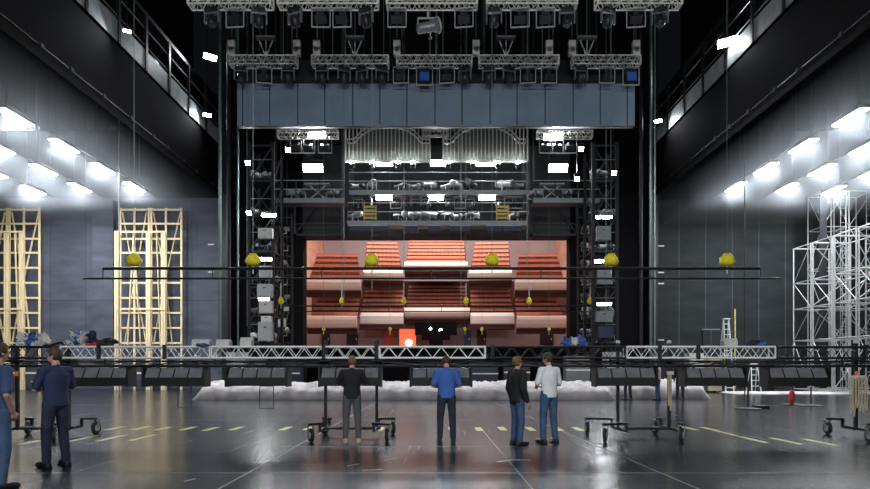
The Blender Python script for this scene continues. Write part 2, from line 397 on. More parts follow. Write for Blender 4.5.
# ================================================================== OVERHEAD TRUSS ROWS
def truss_parts(t, x0, x1, wy, h, m='warmalu', r=.03, bay=.5, rl=.018):
    """box truss along X, centred on t, base z=0..h"""
    for (y, z) in ((-wy/2, 0), (wy/2, 0), (-wy/2, h), (wy/2, h)):
        MB().tube((x0, y, z), (x1, y, z), r).build('chord', m, t)
    b = MB(); n = max(2, round((x1-x0)/bay)); st = (x1-x0)/n
    for k in range(n):
        xa = x0+k*st; xm = xa+st/2; xb = xa+st
        for y in (-wy/2, wy/2):
            b.bar((xa, y, 0), (xm, y, h), rl); b.bar((xm, y, h), (xb, y, 0), rl)
        for z in (0, h):
            b.bar((xa, -wy/2, z), (xm, wy/2, z), rl); b.bar((xm, wy/2, z), (xb, -wy/2, z), rl)
    b.build('lacing', m, t)
    for x in (x0, x1):
        e = MB()
        for z in (0, h): e.bar((x, -wy/2, z), (x, wy/2, z), rl*2)
        for y in (-wy/2, wy/2): e.bar((x, y, 0), (x, y, h), rl*2)
        e.build('end_frame', m, t)

TZ = 16.55
def truss_row(D, segs, rowname):
    for i, (a, b) in enumerate(segs):
        xa, xb = ax(a, D), ax(b, D); c = (xa+xb)/2
        t = thing('lighting_truss', f'pale overhead lighting truss in the {rowname} row, {ORD[i]} from the left', 'truss', (c, D, TZ), 0, 'overhead lighting trusses')
        truss_parts(t, xa-c, xb-c, .5, .42, 'warmalu', .035, .42, .03)
        cb = MB(); rnd = random.Random(i + int(D))
        n = 14
        for j in range(2):
            pts = [(xa-c + (xb-xa)*k/n, -.27 + .05*j, rnd.uniform(.0, .46)) for k in range(n+1)]
            cb.path(pts, .018, 5)
        cb.build('cable_loom', 'ltgrey' if i % 2 else 'grey', t)
        for x in (xa-c+.25, xb-c-.25): MB().tube((x, 0, .42), (x, 0, 27-TZ), .016, n=5).build('suspension_cable', 'cable', t)
T1S = ((190, 272), (279, 378), (387, 477), (487, 576), (596, 680)); T2S = ((231, 297), (312.6, 388.6), (397, 471.7), (479, 558), (572, 639))
D1, D2 = 25.9, 31.0
truss_row(D1, T1S, 'nearer'); truss_row(D2, T2S, 'farther')

def moving_head(kind=0):
    t = thing('moving_head_lamp', '', 'stage lamp', (0, 0, 0))
    MB().bb(-.26, .26, -.17, .17, -.20, -.06).bb(-.04, .04, -.04, .04, -.06, .06).build('base', 'dark', t)
    y = MB(); y.bar((-.31, 0, -.13), (-.31, 0, -.66), .05, .12); y.bar((.31, 0, -.13), (.31, 0, -.66), .05, .12); y.bar((-.31, 0, -.17), (.31, 0, -.17), .05, .12)
    y.build('yoke', 'grey', t)
    q = Matrix.Translation((0, 0, -.55)) @ Matrix.Rotation(R(25 if kind == 0 else -20 if kind == 1 else 60), 4, 'X')
    MB().lathe([(.10, .22), (.18, .16), (.20, 0), (.20, -.18), (.15, -.26)], 14, q).build('lamp_head', 'dark', t, True)
    MB().lathe([(.12, -.262), (.14, -.275), (.1, -.285)], 14, q).build('lens', 'lens', t)
    return t
def outline_lamp():
    """open rectangular yoke frame with a square colour-changer lantern"""
    t = thing('framed_stage_lamp', '', 'stage lamp', (0, 0, 0))
    b = MB()
    for a, c in (((-.38, 0, -.02), (-.38, 0, -.82)), ((.38, 0, -.02), (.38, 0, -.82)), ((-.38, 0, -.82), (.38, 0, -.82)), ((-.38, 0, -.02), (.38, 0, -.02))): b.bar(a, c, .035, .05)
    b.bar((0, 0, -.02), (0, 0, .08), .06); b.build('yoke', 'ltgrey', t)
    MB().box(0, 0, -.5, .48, .36, .30, rx=R(35)).box(0, .05, -.28, .2, .2, .2).build('lantern_body', 'dark', t)
    MB().lathe([(.13, -.2), (.15, -.24), (.10, -.25)], 14, Matrix.Translation((0, 0, -.5)) @ Matrix.Rotation(R(125), 4, 'X')).build('lens', 'lens', t)
    return t
pA = moving_head(0); pB = moving_head(1); pC = outline_lamp()
uA = uB = uC = 0
def hang_lamp(px, D, kind, label, z=TZ, grp='lamps under the overhead trusses', sc=1.0, rz=None):
    global uA, uB, uC
    loc = (ax(px, D), D, z - .03)
    rz = random.uniform(-.5, .5) if rz is None else rz
    if kind == 'A': o = place(pA, uA, loc, label, rz, sc); uA += 1
    elif kind == 'B': o = place(pB, uB, loc, label, rz, sc); uB += 1
    else: o = place(pC, uC, loc, label, rz*.3, sc); uC += 1
    o['group'] = grp
    return o
L1 = [(212, 'B'), (235, 'C'), (259, 'A'), (295, 'A'), (321, 'C'), (342, 'C'), (366, 'A'), (397, 'C'), (464, 'C'), (494, 'A'), (520, 'C'), (545.5, 'C'), (567, 'B'), (608, 'A'), (636, 'C'), (660, 'B')]
L2 = [(241, 'B'), (264, 'C'), (288, 'A'), (322, 'A'), (344, 'A'), (362, 'A'), (382, 'A'), (401, 'C'), (447, 'C'), (465, 'A'), (489, 'A'), (509, 'B'), (528, 'C'), (549, 'C'), (581, 'A'), (607, 'C')]
KN = {'A': 'dark moving-head lamp', 'B': 'dark tilted moving-head lamp', 'C': 'lantern in a pale square yoke'}
for k, (px, kd) in enumerate(L1): hang_lamp(px, D1, kd, f'{KN[kd]} under the nearer overhead truss row, {ORD[k]} from left')
for k, (px, kd) in enumerate(L2): hang_lamp(px, D2, kd, f'{KN[kd]} under the farther overhead truss row, {ORD[k]} from left')
# the two lamps with blue faces, and the big lamp with a hook
for px, lb in ((424.5, 'lantern with a bright blue face under the farther truss row near the centre'), (631, 'lantern with a bright blue face at the right end of the farther truss row')):
    t = thing('blue_faced_lamp', lb, 'stage lamp', (ax(px, D2), D2, TZ-.03), 0, 'lanterns with blue faces')
    b = MB()
    for a, c in (((-.4, 0, -.02), (-.4, 0, -.92)), ((.4, 0, -.02), (.4, 0, -.92)), ((-.4, 0, -.92), (.4, 0, -.92)), ((-.4, 0, -.02), (.4, 0, -.02))): b.bar(a, c, .035, .05)
    b.build('yoke', 'ltgrey', t)
    MB().box(0, .1, -.5, .56, .4, .56, rx=R(-10)).build('lantern_body', 'dark', t)
    MB().box(0, -.13, -.54, .46, .03, .46, rx=R(-10)).build('blue_face', 'bluelens', t)
t = thing('followspot_lamp', 'large lamp with a round reflector hung low under the nearer truss row left of centre', 'stage lamp', (ax(428, D1), D1, TZ-.03))
MB().bar((0, 0, 0), (0, 0, -.45), .08).bar((-.42, 0, -.45), (.42, 0, -.45), .06).bar((-.42, 0, -.45), (-.42, 0, -.8), .05).bar((.42, 0, -.45), (.42, 0, -.8), .05).build('yoke', 'ltgrey', t)
q = Matrix.Translation((0, 0, -.82)) @ Matrix.Rotation(R(70), 4, 'Y') @ Matrix.Rotation(R(-15), 4, 'X')
MB().lathe([(.1, -.5), (.2, -.45), (.22, .2), (.3, .42)], 18, q).build('lamp_body', 'grey', t, True)
MB().lathe([(.3, .42), (.34, .46), (.31, .5)], 18, q).build('lens_ring', 'ltgrey', t, True)
MB().path([(.1, 0, -1.02), (.1, 0, -1.2), (.16, 0, -1.28), (.1, 0, -1.34), (.03, 0, -1.28)], .02).build('hook', 'ltgrey', t)

# pale hoist boxes and V bridles standing above the farther row
def hoist(px, D, label, z=TZ+.45):
    t = thing('truss_hoist', label, 'hoist', (ax(px, D), D, z), 0, 'hoist boxes above the farther trusses')
    MB().box(0, 0, .42, .34, .3, .72).build('body', 'white', t); MB().box(0, -.16, .3, .2, .05, .2).build('cover', 'grey', t)
    MB().bb(-.03, .03, -.03, .03, 0, .1).build('hook', 'dark', t); MB().tube((0, 0, .78), (0, 0, 27-z), .014, n=5).build('chain', 'cable', t)
for k, px in enumerate((232, 297, 317, 397, 476, 549, 572, 636)): hoist(px, D2, f'pale grey hoist box above the farther truss row, {ORD[k]} from the left')
for k, px in enumerate((266, 355, 506, 587)):
    t = thing('truss_bridle', f'pale V-shaped bridle above the farther truss row, {ORD[k]} from the left', 'bridle', (ax(px, D2), D2, TZ+.45), 0, 'bridles above the farther trusses')
    MB().bar((0, 0, 0), (-.35, 0, .85), .05).bar((0, 0, 0), (.35, 0, .85), .05).bar((0, 0, 0), (0, 0, .85), .04).build('leg_rods', 'white', t)
    MB().box(0, 0, .95, .95, .2, .16).build('spreader', 'grey', t)
    MB().tube((0, 0, 1.0), (0, 0, 26.9-TZ-.5), .014, n=5).build('chain', 'cable', t)

# ================================================================== BLUE-GREY PORTAL BRIDGE
DP = 32.0
xs = [237, 243, 270, 298, 325, 353, 380, 407, 435, 462, 490, 517, 545, 573, 600, 627, 635]
zt, zb = az(84, DP), az(127, DP)
t = thing('portal_bridge', 'wide blue-grey panelled portal bridge spanning the stage below the trusses', 'portal', (0, DP, zb))
for k, (a, b) in enumerate(zip(xs, xs[1:])):
    MB().bb(ax(a, DP)+.025, ax(b, DP)-.025, -.05, 0, .03, zt-zb).build('panel', 'blue', t)
MB().bb(ax(237, DP), ax(635, DP), .0, .5, .1, zt-zb).build('bridge_body', 'black', t)
MB().bb(ax(237, DP), ax(635, DP), -.06, 0, .0, .03).build('lower_lip', 'black', t)
MB().bb(ax(237, DP), ax(635, DP), 0.1, 1.5, zt-zb, zt-zb+1.3).build('upper_walkway', 'black', t)
for x in (-9.5, -4, 3, 9): MB().tube((x, .8, zt-zb+1.3), (x, .8, 26.98-zb), .06).build('suspension_rod', 'black', t)

# portal towers at both ends of the bridge
def portal_tower(s, nm, x0, x1, D, ztop, D2_):
    t = thing('portal_tower', f'tall black lattice portal tower on the {nm} of the proscenium', 'tower', ((x0+x1)/2, D, 0))
    hw = (x1-x0)/2
    for sx in (-1, 1):
        for yy in (0, D2_-D):
            MB().bar((sx*hw, yy, 0), (sx*hw, yy, ztop), .16, .16).build('post', 'black', t)
    b = MB(); z = 0
    while z < ztop-2:
        b.bar((-hw, 0, z), (hw, 0, z+2), .07); b.bar((hw, 0, z), (-hw, 0, z+2), .04); b.bar((-hw, 0, z+2), (hw, 0, z+2), .08)
        b.bar((-hw, D2_-D, z), (hw, D2_-D, z+2), .06)
        b.bar((s*-hw, 0, z), (s*-hw, D2_-D, z+2), .06); z += 2
    b.build('bracing', 'dark', t)
    for z in (2.9, 4.4, 6.2, 8.1, 10.0, 12.2):
        MB().bb(-hw, hw, 0, D2_-D, z-.06, z).build('shelf', 'dark', t)
        MB().tube((-hw, -.02, z+1.0), (hw, -.02, z+1.0), .025).build('guard_rail', 'grey', t)
    return t
portal_tower(-1, 'left', ax(249, 35), ax(273, 35), 35, 14.2, 37)
portal_tower(1, 'right', ax(593, 35), ax(617, 35), 35, 14.2, 37)
def slim_tower(nm, xa, xb, D):
    x0, x1 = ax(xa, D), ax(xb, D); hw = (x1-x0)/2
    t = thing('lamp_ladder', f'slim black ladder tower beside the opening, inner one on the {nm}', 'tower', ((x0+x1)/2, D, 0))
    for sx in (-1, 1): MB().bar((sx*hw, 0, 0), (sx*hw, 0, 11), .12, .12).build('upright', 'black', t)
    b = MB(); z = .6
    while z < 11: b.bar((-hw, 0, z), (hw, 0, z), .05); z += .6
    b.build('rungs', 'dark', t)
slim_tower('left', 277, 292, 38.5); slim_tower('right', 578, 592, 38.5)
# spotlights on tower shelves and ladders
def small_spot(mt='grey'):
    t = thing('profile_spot', '', 'stage lamp', (0, 0, 0), 0, 'spots on the proscenium towers')
    q = Matrix.Translation((0, 0, .32)) @ Matrix.Rotation(R(95), 4, 'X')
    MB().lathe([(.07, -.38), (.13, -.34), (.15, -.1), (.12, 0), (.12, .3), (.15, .34)], 12, q).build('barrel', mt, t, True)
    MB().lathe([(.08, .341), (.11, .35), (.06, .36)], 12, q).build('lens', 'glass', t)
    b = MB(); b.bar((-.19, 0, .32), (-.19, 0, .0), .03); b.bar((.19, 0, .32), (.19, 0, .0), .03); b.bar((-.19, 0, 0.02), (.19, 0, .02), .04); b.build('yoke', 'ltgrey', t)
    return t
spp = [small_spot('grey'), small_spot('ltgrey'), small_spot('dark')]; spn = [0, 0, 0]; CN = ['grey', 'pale', 'dark']
rnd = random.Random(11)
def spot_at(loc, label, k, rz, sc=1): 
    o = place(spp[k], spn[k], loc, label, rz, sc); spn[k] += 1; return o
SH = [(2.9, 'lowest'), (4.4, 'second'), (6.2, 'third'), (8.1, 'fourth'), (10.0, 'fifth'), (12.2, 'topmost')]
WH = ['left end', 'middle', 'right end']
for nm, xa, xb in (('left', 249, 273), ('right', 593, 617)):
    for z, zn in SH:
        for j in range(3):
            if nm == 'left' and zn in ('lowest', 'third') and j == 1: continue
            if nm == 'right' and zn == 'lowest' and j == 1: continue
            k = rnd.randrange(3)
            spot_at((ax(xa+4+8*j, 35.0), 35.6, z), f'{CN[k]} spotlight on the {zn} shelf of the {nm} portal tower, {WH[j]}', k, rnd.uniform(-1.2, 1.2), rnd.uniform(.9, 1.3))
for nm, xc in (('left', 284.5), ('right', 585)):
    for i in range(7):
        z = 3.4 + i*1.05; k = rnd.randrange(3)
        spot_at((ax(xc, 38.2), 38.2, z), f'{CN[k]} spotlight clamped on the inner {nm} ladder tower, {ORD[i]} from the bottom', k, rnd.uniform(-1, 1), rnd.uniform(.9, 1.25))
# boxes / cabinets on the left tower, light bars
def pbox(x0, x1, y0, y1, D, dep, label, mt='pale', nm='equipment_box'):
    p = at((x0+x1)/2, y1, D); w_ = (x1-x0)/F*D; h_ = (y1-y0)/F*D
    t = thing(nm, label, 'box', p)
    MB().bb(-w_/2, w_/2, 0, dep, 0, h_).build('body', mt, t); MB().bb(-w_/2+.03, w_/2-.03, -.02, 0, .04, h_-.04).build('front_panel', mt, t)
    MB().bb(-.08, .08, -.05, -.02, h_*.7, h_*.76).build('handle', 'dark', t)
    if nm == 'long_case': MB().bb(-w_/2, w_/2, -.02, .12, h_, h_+.05).build('pale_edge', 'ltgrey', t); MB().bar((0, .45, h_), (0, .45, h_+.4), .06).build('hook', 'dark', t)
    return t
pbox(257, 272, 284, 297, 34.6, .4, 'pale grey control cabinet on the left portal tower, upper', 'ltgrey')
pbox(258, 272, 322, 341, 34.6, .4, 'pale grey control cabinet on the left portal tower, lower and larger', 'ltgrey')
pbox(261, 271, 316, 322.2, 34.6, .3, 'small white box just above the lower left cabinet', 'white')
pbox(280.5, 288, 306, 312, 38.2, .25, 'small pinkish white box beside the left ladder tower', 'white')
pbox(278, 285, 318, 327, 38.2, .25, 'white box lower on the left ladder tower', 'white')
pbox(582.5, 590.5, 307, 313.5, 38.2, .25, 'small pinkish white box beside the right ladder tower', 'white')
for a_, b_, c_, d_, lb, m_ in ((258, 272, 228, 238, 'pale rack box high on the left portal tower', 'pale'), (259, 271, 266, 279, 'grey rack box in the middle of the left portal tower', 'ltgrey'), (259, 272, 301, 313, 'wide pale rack box between the two left control cabinets', 'pale'),
    (597, 611, 226, 240, 'grey rack box high on the right portal tower', 'grey'), (598, 612, 270, 284, 'grey rack box in the middle of the right portal tower', 'grey'), (596, 613, 311, 322, 'grey rack box low on the right portal tower', 'grey')):
    pbox(a_, b_, c_, d_, 34.6, .38, lb, m_, 'rack_box')
pbox(598, 614, 326, 338, 34.6, .5, 'dark flight case low on the right portal tower', 'navybox')
for nm, px, py, w_, pw in (('top of the left', 269, 215, 16, 110), ('middle of the left', 266, 259, 13, 60), ('low on the left', 264, 299, 12, 0), ('top of the right', 604, 217, 17, 110), ('middle of the right', 600, 261, 12, 60), ('low on the right', 604, 304, 16, 10)):
    p = at(px, py, 34.7); wd = w_/F*34.7
    flood(p, f'white tube light bar at the {nm} portal tower', wd, .2, (0, -1, -.5), pw, 'tube_light', 'lampface' if pw > 30 else 'lampsoft', 'tube lights on the portal towers')

# black pipes: ladders of vertical wires/guide rails each side
for k, (px, D, r, lb, m_) in enumerate(((119, 33, .035, 'thin grey vertical pipe in front of the left wooden frames', 'grey'),
    (220, 30, .07, 'green-grey vertical guide rail left of the left portal tower', 'guide'), (238, 33.5, .05, 'thin green-grey guide wire at the left edge of the portal bridge', 'guide'), (228, 36, .09, 'black vertical column between the left guide rails', 'black'),
    (651, 31, .06, 'green-grey vertical guide rail right of the portal bridge', 'guide'), (655, 33, .04, 'thin pale guide wire beside the right guide rail', 'cable'), (641, 34.5, .1, 'black vertical column right of the right portal tower', 'black'),
    (744.6, 34, .035, 'thin black vertical pipe before the right side stage wall', 'black'))):
    o = MB().tube((0, 0, 0), (0, 0, 27 if px not in (119, 744.6) else 17.5), r).build('guide_pipe', m_); o.location = (ax(px, D), D, 0); tag(o, lb, 'pipe')

# ================================================================== CENTRE BRIDGES
def bridge(x0, x1, D, zdeck, dep, label, m='dark', hung=27, posts=6, railh=1.05):
    c = (x0+x1)/2; t = thing('equipment_bridge', label, 'bridge', (c, D, zdeck)); hw = (x1-x0)/2
    MB().bb(-hw, hw, 0, dep, -.28, 0).build('deck_beam', 'grey', t)
    for z in (railh*.5, railh): MB().tube((-hw, 0, z), (hw, 0, z), .025).build('guard_rail', 'ltgrey', t)
    for k in range(posts+1):
        x = -hw + 2*hw*k/posts; MB().bar((x, 0, 0), (x, 0, railh), .05).build('rail_post', 'dark', t)
    for x in (-hw+.1, hw-.1):
        MB().bar((x, dep/2, 0), (x, dep/2, hung-zdeck), .12).build('hanger_post', 'black', t)
    return t
DB = 37.0
XL, XR = ax(349, DB), ax(526, DB)
bridge(XL, XR, DB, az(190, DB), 1.0, 'upper steel equipment bridge under the barred panels in the centre', hung=27)
bridge(XL, XR, DB-.6, az(223, DB), 1.0, 'lower steel equipment bridge just above the proscenium opening', hung=az(190, DB)-.3)
bridge(ax(272, 37), ax(344, 37), 37, az(198, 37), 1.0, 'short steel bridge with rail left of the centre bridges', hung=27, posts=3)
bridge(ax(533, 37), ax(600, 37), 37, az(198, 37), 1.0, 'short steel bridge with rail right of the centre bridges', hung=27, posts=3)
# gear on the bridges
i = 0
for lev, z, y0 in (('upper', az(190, DB), DB+.45), ('lower', az(223, DB), DB-.2)):
    for px in (356, 364, 371, 400, 410, 420, 429, 447, 457, 467, 472, 505, 513, 519):
        k = rnd.randrange(3)
        if lev == 'lower' and px in (364, 371, 505): continue
        n_ = {356: 'first', 364: 'second', 371: 'third', 400: 'fourth', 410: 'fifth', 420: 'sixth', 429: 'seventh', 447: 'eighth', 457: 'ninth', 467: 'tenth', 472: 'eleventh', 505: 'twelfth', 513: 'thirteenth', 519: 'last'}[px]
        o = spot_at((ax(px, DB), y0, z), f'{CN[k]} spotlight standing on the {lev} centre bridge, around the {n_} place from the left', k, rnd.uniform(-2.5, 2.5), rnd.uniform(1.0, 1.6)); o['group'] = 'spots on the centre bridges'
for k, px in enumerate((358, 368, 396, 406, 416, 426, 450, 460, 470, 500, 510, 518)):
    kd = 'ABC'[rnd.randrange(3)]
    hang_lamp(px, DB+.3, kd, f'{KN[kd]} hanging beneath the upper centre bridge, {ORD[k]} from the left', az(190, DB)-.28, 'lamps beneath the upper centre bridge', .85)
for a, b, lb in ((349.5, 387, 'left end'), (403, 418, 'left of centre'), (428, 441, 'centre'), (451, 470, 'right of centre'), (487, 502, 'near the right end'), (503, 521, 'right end')):
    pbox(a, b, 226, 231, DB-.9, .6, f'long dark navy case under the lower centre bridge, {lb}', 'navybox', 'long_case')
for px, lb in ((370, 'left'), (502.5, 'right')):
    D = DB-.75; z0 = az(223, DB)+.02; t = thing('yellow_rack', f'yellow slatted rack at the {lb} of the lower centre bridge', 'rack', (ax(px, D), D, z0)); hw = 6.5/F*D; h_ = az(205, D)-z0
    for q_ in (-1, 1): MB().bar((q_*hw*.9, .05, 0), (q_*hw*.9, .05, h_), .06).build('upright', 'yellowdim', t)
    for k in range(4): MB().bb(-hw, hw, -.02, .03, h_*(.06+.25*k), h_*(.20+.25*k)).build('slat', 'yellowdim', t)
# floods: centre
for (px, py, lb, w_) in ((384.5, 163, 'upper row left', 17), (438, 163, 'upper row centre', 16), (485.5, 163, 'upper row right', 18), (384, 197, 'lower row left', 17), (431, 197, 'lower row left of centre', 5), (439, 197, 'lower row centre', 9), (487, 197, 'lower row right', 17),
                       (317, 135, 'left bay upper', 19), (313, 168, 'left bay lower and larger', 21), (553, 137, 'right bay upper', 20), (558, 168, 'right bay lower and larger', 20)):
    D = 37.3 if 'row' in lb else 35.8; hh = 9 if 'larger' in lb else 7
    top = zb if py < 150 else None
    flood(at(px, py, D), f'glaring white work floodlight above the proscenium, {lb}', w_/F*D, hh/F*D, (0, -1, -.6), WORK*1.8*w_/17, group='work floodlights above the proscenium', rodtop=26.98 if 'bay' in lb else az(190, DB)-.27 if py > 190 else 26.98)
for (px, py, lb) in ((248, 163, 'small bright star-like lamp at the left of the left bay'), (249, 213, 'tiny bright lamp at the top of the left portal tower'), (614, 173, 'small bright lamp at the right of the right bay'), (288, 150, 'small lamp under the short truss in the left bay'), (581, 149, 'small lamp under the short truss in the right bay'), (577, 179, 'tiny lamp by the rail of the right short bridge')):
    flood(at(px, py, 34.6), lb, .28, .26, (0, -1, -.3), 12, 'small_work_lamp', 'lampface', 'small work lamps', rodtop=26.98)
for k, px in enumerate((352, 372, 398, 413, 448, 473, 498, 518)):
    flood(at(px, 165, 36.35), f'small uplight under the barred panels, {ORD[k]} from the left', .3, .22, (0, .35, 1), 30, 'uplight', 'lampface', 'uplights under the barred panels', 160, rodtop=az(160.5, 36.4))
# short trusses in the bays, with lamps
for nm, a, b, lamps in (('left', 278, 338, (297, 308, 325)), ('right', 537, 592, (546, 557, 570))):
    D = 35.2; xa, xb = ax(a, D), ax(b, D); c = (xa+xb)/2; z = az(138, D)
    t = thing('bay_truss', f'short pale truss below the blue-grey bridge in the {nm} bay', 'truss', (c, D, z)); truss_parts(t, xa-c, xb-c, .4, .38, 'warmalu', .03, .4)
    for x in (xa-c+.3, xb-c-.3): MB().tube((x, 0, .38), (x, 0, 27-z), .02).build('suspension_cable', 'cable', t)
    for k, px in enumerate(lamps): hang_lamp(px, D, 'C', f'square-yoked lantern under the short {nm} bay truss, {ORD[k]} from the left', z, 'lanterns in the bays')
    # crossed stand on the short bridge
    zz = az(198, 37)
    px = 316 if nm == 'left' else 553
    t = thing('folding_stand', f'pale folding scissor stand on the short {nm} bridge', 'stand', (ax(px, 37), 37.5, zz))
    MB().bar((-.55, 0, 0), (.5, 0, .9), .07).bar((.55, 0, 0), (-.5, 0, .9), .07).build('crossed_legs', 'ltgrey', t); MB().bb(-.75, .75, -.25, .25, .9, .97).build('top', 'ltgrey', t); MB().bb(-.7, .7, -.3, .3, 0, .06).build('foot_plate', 'ltgrey', t)
    for k, dx in enumerate((-22, -14, 14, 22)):
        kk = rnd.randrange(3); o = spot_at((ax(px+dx, 37.4), 37.4, zz), f'{CN[kk]} spotlight on the short {nm} bridge, {ORD[k]} from the left', kk, rnd.uniform(-1.5, 1.5), 1.3); o['group'] = 'spots on the short bridges'
# bay structure: black window-like frames below the short bridges
for nm, a, b in (('left', 294, 345), ('right', 530, 578)):
    D = 41.9; x0, x1, z0, z1 = ax(a, D), ax(b, D), az(236, D), az(201, D)
    t = thing('bay_lattice', f'dark steel lattice frame below the short bridge on the {nm}', 'lattice', ((x0+x1)/2, D, z0)); hw = (x1-x0)/2; h_ = z1-z0
    MB().bb(-hw, hw, -.1, .1, 0, .15).bb(-hw, hw, -.1, .1, h_-.15, h_).bb(-hw, -hw+.15, -.1, .1, 0, h_).bb(hw-.15, hw, -.1, .1, 0, h_).build('outer_frame', 'dark', t)
    MB().bar((-hw, 0, 0), (0, 0, h_), .07).bar((0, 0, h_), (hw, 0, 0), .07).bar((-hw, 0, h_*.35), (hw, 0, h_*.35), .05).bar((-hw, 0, h_*.2), (hw, 0, h_*.2), .04).build('bracing', 'dark', t)

# ------------------------------------------------------------------ the two white barred panels with arched tops
def barred(a, b, lb):
    D = 36.4; x0, x1 = ax(a, D), ax(b, D); z0, z1 = az(161, D), az(124, D); c = (x0+x1)/2; hw = (x1-x0)/2; h_ = z1-z0
    t = thing('barred_panel', lb, 'scenery panel', (c, D, z0))
    MB().bb(-hw, hw, -.05, .05, -.05, .06).bb(-hw-.03, -hw+.05, -.05, .05, 0, h_).bb(hw-.05, hw+.03, -.05, .05, 0, h_).build('frame', 'cream', t)
    n = 22
    for k in range(1, n):
        x = -hw + 2*hw*k/n
        MB().bar((x, 0, 0), (x, 0, h_), .065).build('bar', 'cream', t)
    # arched grey backing
    arc = []; 
    for k in range(13):
        u = k/12; arc.append((-hw*.97 + 2*hw*.97*u, h_*(.52 + .46*math.sin(math.pi*min(1, max(0, (u-.1)/.8)))**.6 if .1 < u < .9 else .52)))
    vs = [(x, .3, 0) for x, z in arc] + [(x, .3, z) for x, z in arc] + [(x, .36, 0) for x, z in arc] + [(x, .36, z) for x, z in arc]
    m_ = len(arc); fs = []
    for k in range(m_-1):
        fs += [(k, k+1, m_+k+1, m_+k), (2*m_+k, 3*m_+k, 3*m_+k+1, 2*m_+k+1), (m_+k, m_+k+1, 3*m_+k+1, 3*m_+k), (k, 2*m_+k, 2*m_+k+1, k+1)]
    MB().add(vs, fs).build('backing', 'reflector', t)
    e = MB(); pts = [(x, .25, z) for x, z in arc]; e.path(pts, .05); e.path([(x, .25, z+.25) for x, z in arc], .04)
    for p in pts: e.bar(p, (p[0], .25, p[2]+.25), .035)
    e.build('arched_truss', 'warmalu', t)
    sp = MB(); [MB().tube((q_*hw, .0, h_), (q_*hw, .0, 26.99-z0), .03).build('suspension', 'cable', t) for q_ in (-1, 1)]
barred(345.5, 430, 'cream barred panel with arched top hanging left of centre')
barred(443, 527.5, 'cream barred panel with arched top hanging right of centre')
D = 36.6; t = thing('link_truss', 'short pale truss linking the two barred panels', 'truss', (ax(436, D), D, az(136, D))); truss_parts(t, -.75, .75, .3, .35, 'warmalu', .03, .4)
MB().bar((0, 0, .35), (0, 0, 12), .05).build('suspension', 'cable', t)
# portal sides of the centre: black verticals
for px, lb in ((351, 'left'), (524, 'right')):
    o = MB().bar((0, 0, 0), (0, 0, 27-OZ), .22, .22).build('black_column', 'black'); o.location = (ax(px, 39), 39.5, OZ); tag(o, f'black steel column at the {lb} edge of the centre bridges', 'column')

# ================================================================== FLYING PIPES WITH YELLOW BAGS
def fly_pipe(D, xa, xb, ya, yb, label, r=.03, ends=True):
    x0, x1 = ax(xa, D), ax(xb, D); z0, z1 = az(yb, D), az(ya, D); c = (x0+x1)/2; hw = (x1-x0)/2
    t = thing('flying_bar', label, 'flying bar', (c, D, z0))
    MB().tube((-hw, 0, z1-z0), (hw, 0, z1-z0), r*1.5).build('upper_pipe', 'black', t)
    MB().tube((-hw-.6, 0, 0), (hw+.6, 0, 0), r).build('lower_pipe', 'black', t)
    n = 6
    for k in range(n+1):
        x = -hw + 2*hw*k/n; MB().bar((x, 0, 0), (x, 0, z1-z0), .03).build('spacer', 'black', t)
    return z1
z1 = fly_pipe(18.7, 103, 760, 268.5, 278.5, 'long black double flying bar hanging nearest across the whole stage')
def bag(px, D, z, w_, label, h_, grp):
    t = thing('yellow_bag', label, 'yellow bag', (ax(px, D), D, z), 0, grp)
    b = MB(); rr = random.Random(int(px)); n, m_ = 12, 7; vs = []; fs = []
    for j in range(m_):
        u = j/(m_-1); rad = w_/2*(.30 + .80*math.sin(math.pi*min(1, u*.75+.15)))*(1 - .25*u)
        for k in range(n):
            a = 2*math.pi*k/n; q = rad*(1 + rr.uniform(-.13, .13)); vs.append((q*math.cos(a)*1.15, q*math.sin(a), h_*u))
    for j in range(m_-1):
        for k in range(n): fs.append((j*n+k, j*n+(k+1) % n, (j+1)*n+(k+1) % n, (j+1)*n+k))
    fs.append(tuple(reversed(range(n)))); fs.append(tuple(range((m_-1)*n, m_*n)))
    b.add(vs, fs).build('sack', 'yellow', t, True)
    MB().path([(0, 0, -.25), (0, 0, .02)], .02).build('chain', 'white', t)
    MB().tube((0, 0, h_*.95), (0, 0, 27-z), .008, n=5).build('suspension_wire', 'cable', t)
for k, px in enumerate((134, 253, 372, 492, 611, 727)):
    bag(px, 18.7, az(265.5, 18.7), .40, f'yellow chain bag above the nearest flying bar, {ORD[k]} from the left', .36, 'yellow bags on the nearest flying bar')
z2 = fly_pipe(36, 283, 600, 306, 311.5, 'thin black flying bar hanging farther away across the opening')
for k, px in enumerate((281, 342, 404, 466, 529, 590)):
    bag(px, 36, az(304, 36), .28, f'small yellow bag on the farther flying bar, {ORD[k]} from the left', .4, 'yellow bags on the farther flying bar')
    o = MB().bar((0, 0, 0), (0, 0, .95), .05).build('hoist_rod', 'white'); o.location = (ax(px, 36), 35.95, az(300, 36)); tag(o, f'pale rod above the small yellow bag, {ORD[k]} from the left', 'rod', 'rods above the small yellow bags')
for k, px in enumerate((287, 323.6, 390, 465, 482, 549)):
    bag(px, 39.2, az(331, 39.2), .20, f'tiny yellow bag hanging lowest in the opening, {ORD[k]} from the left', .25, 'tiny yellow bags low in the opening')

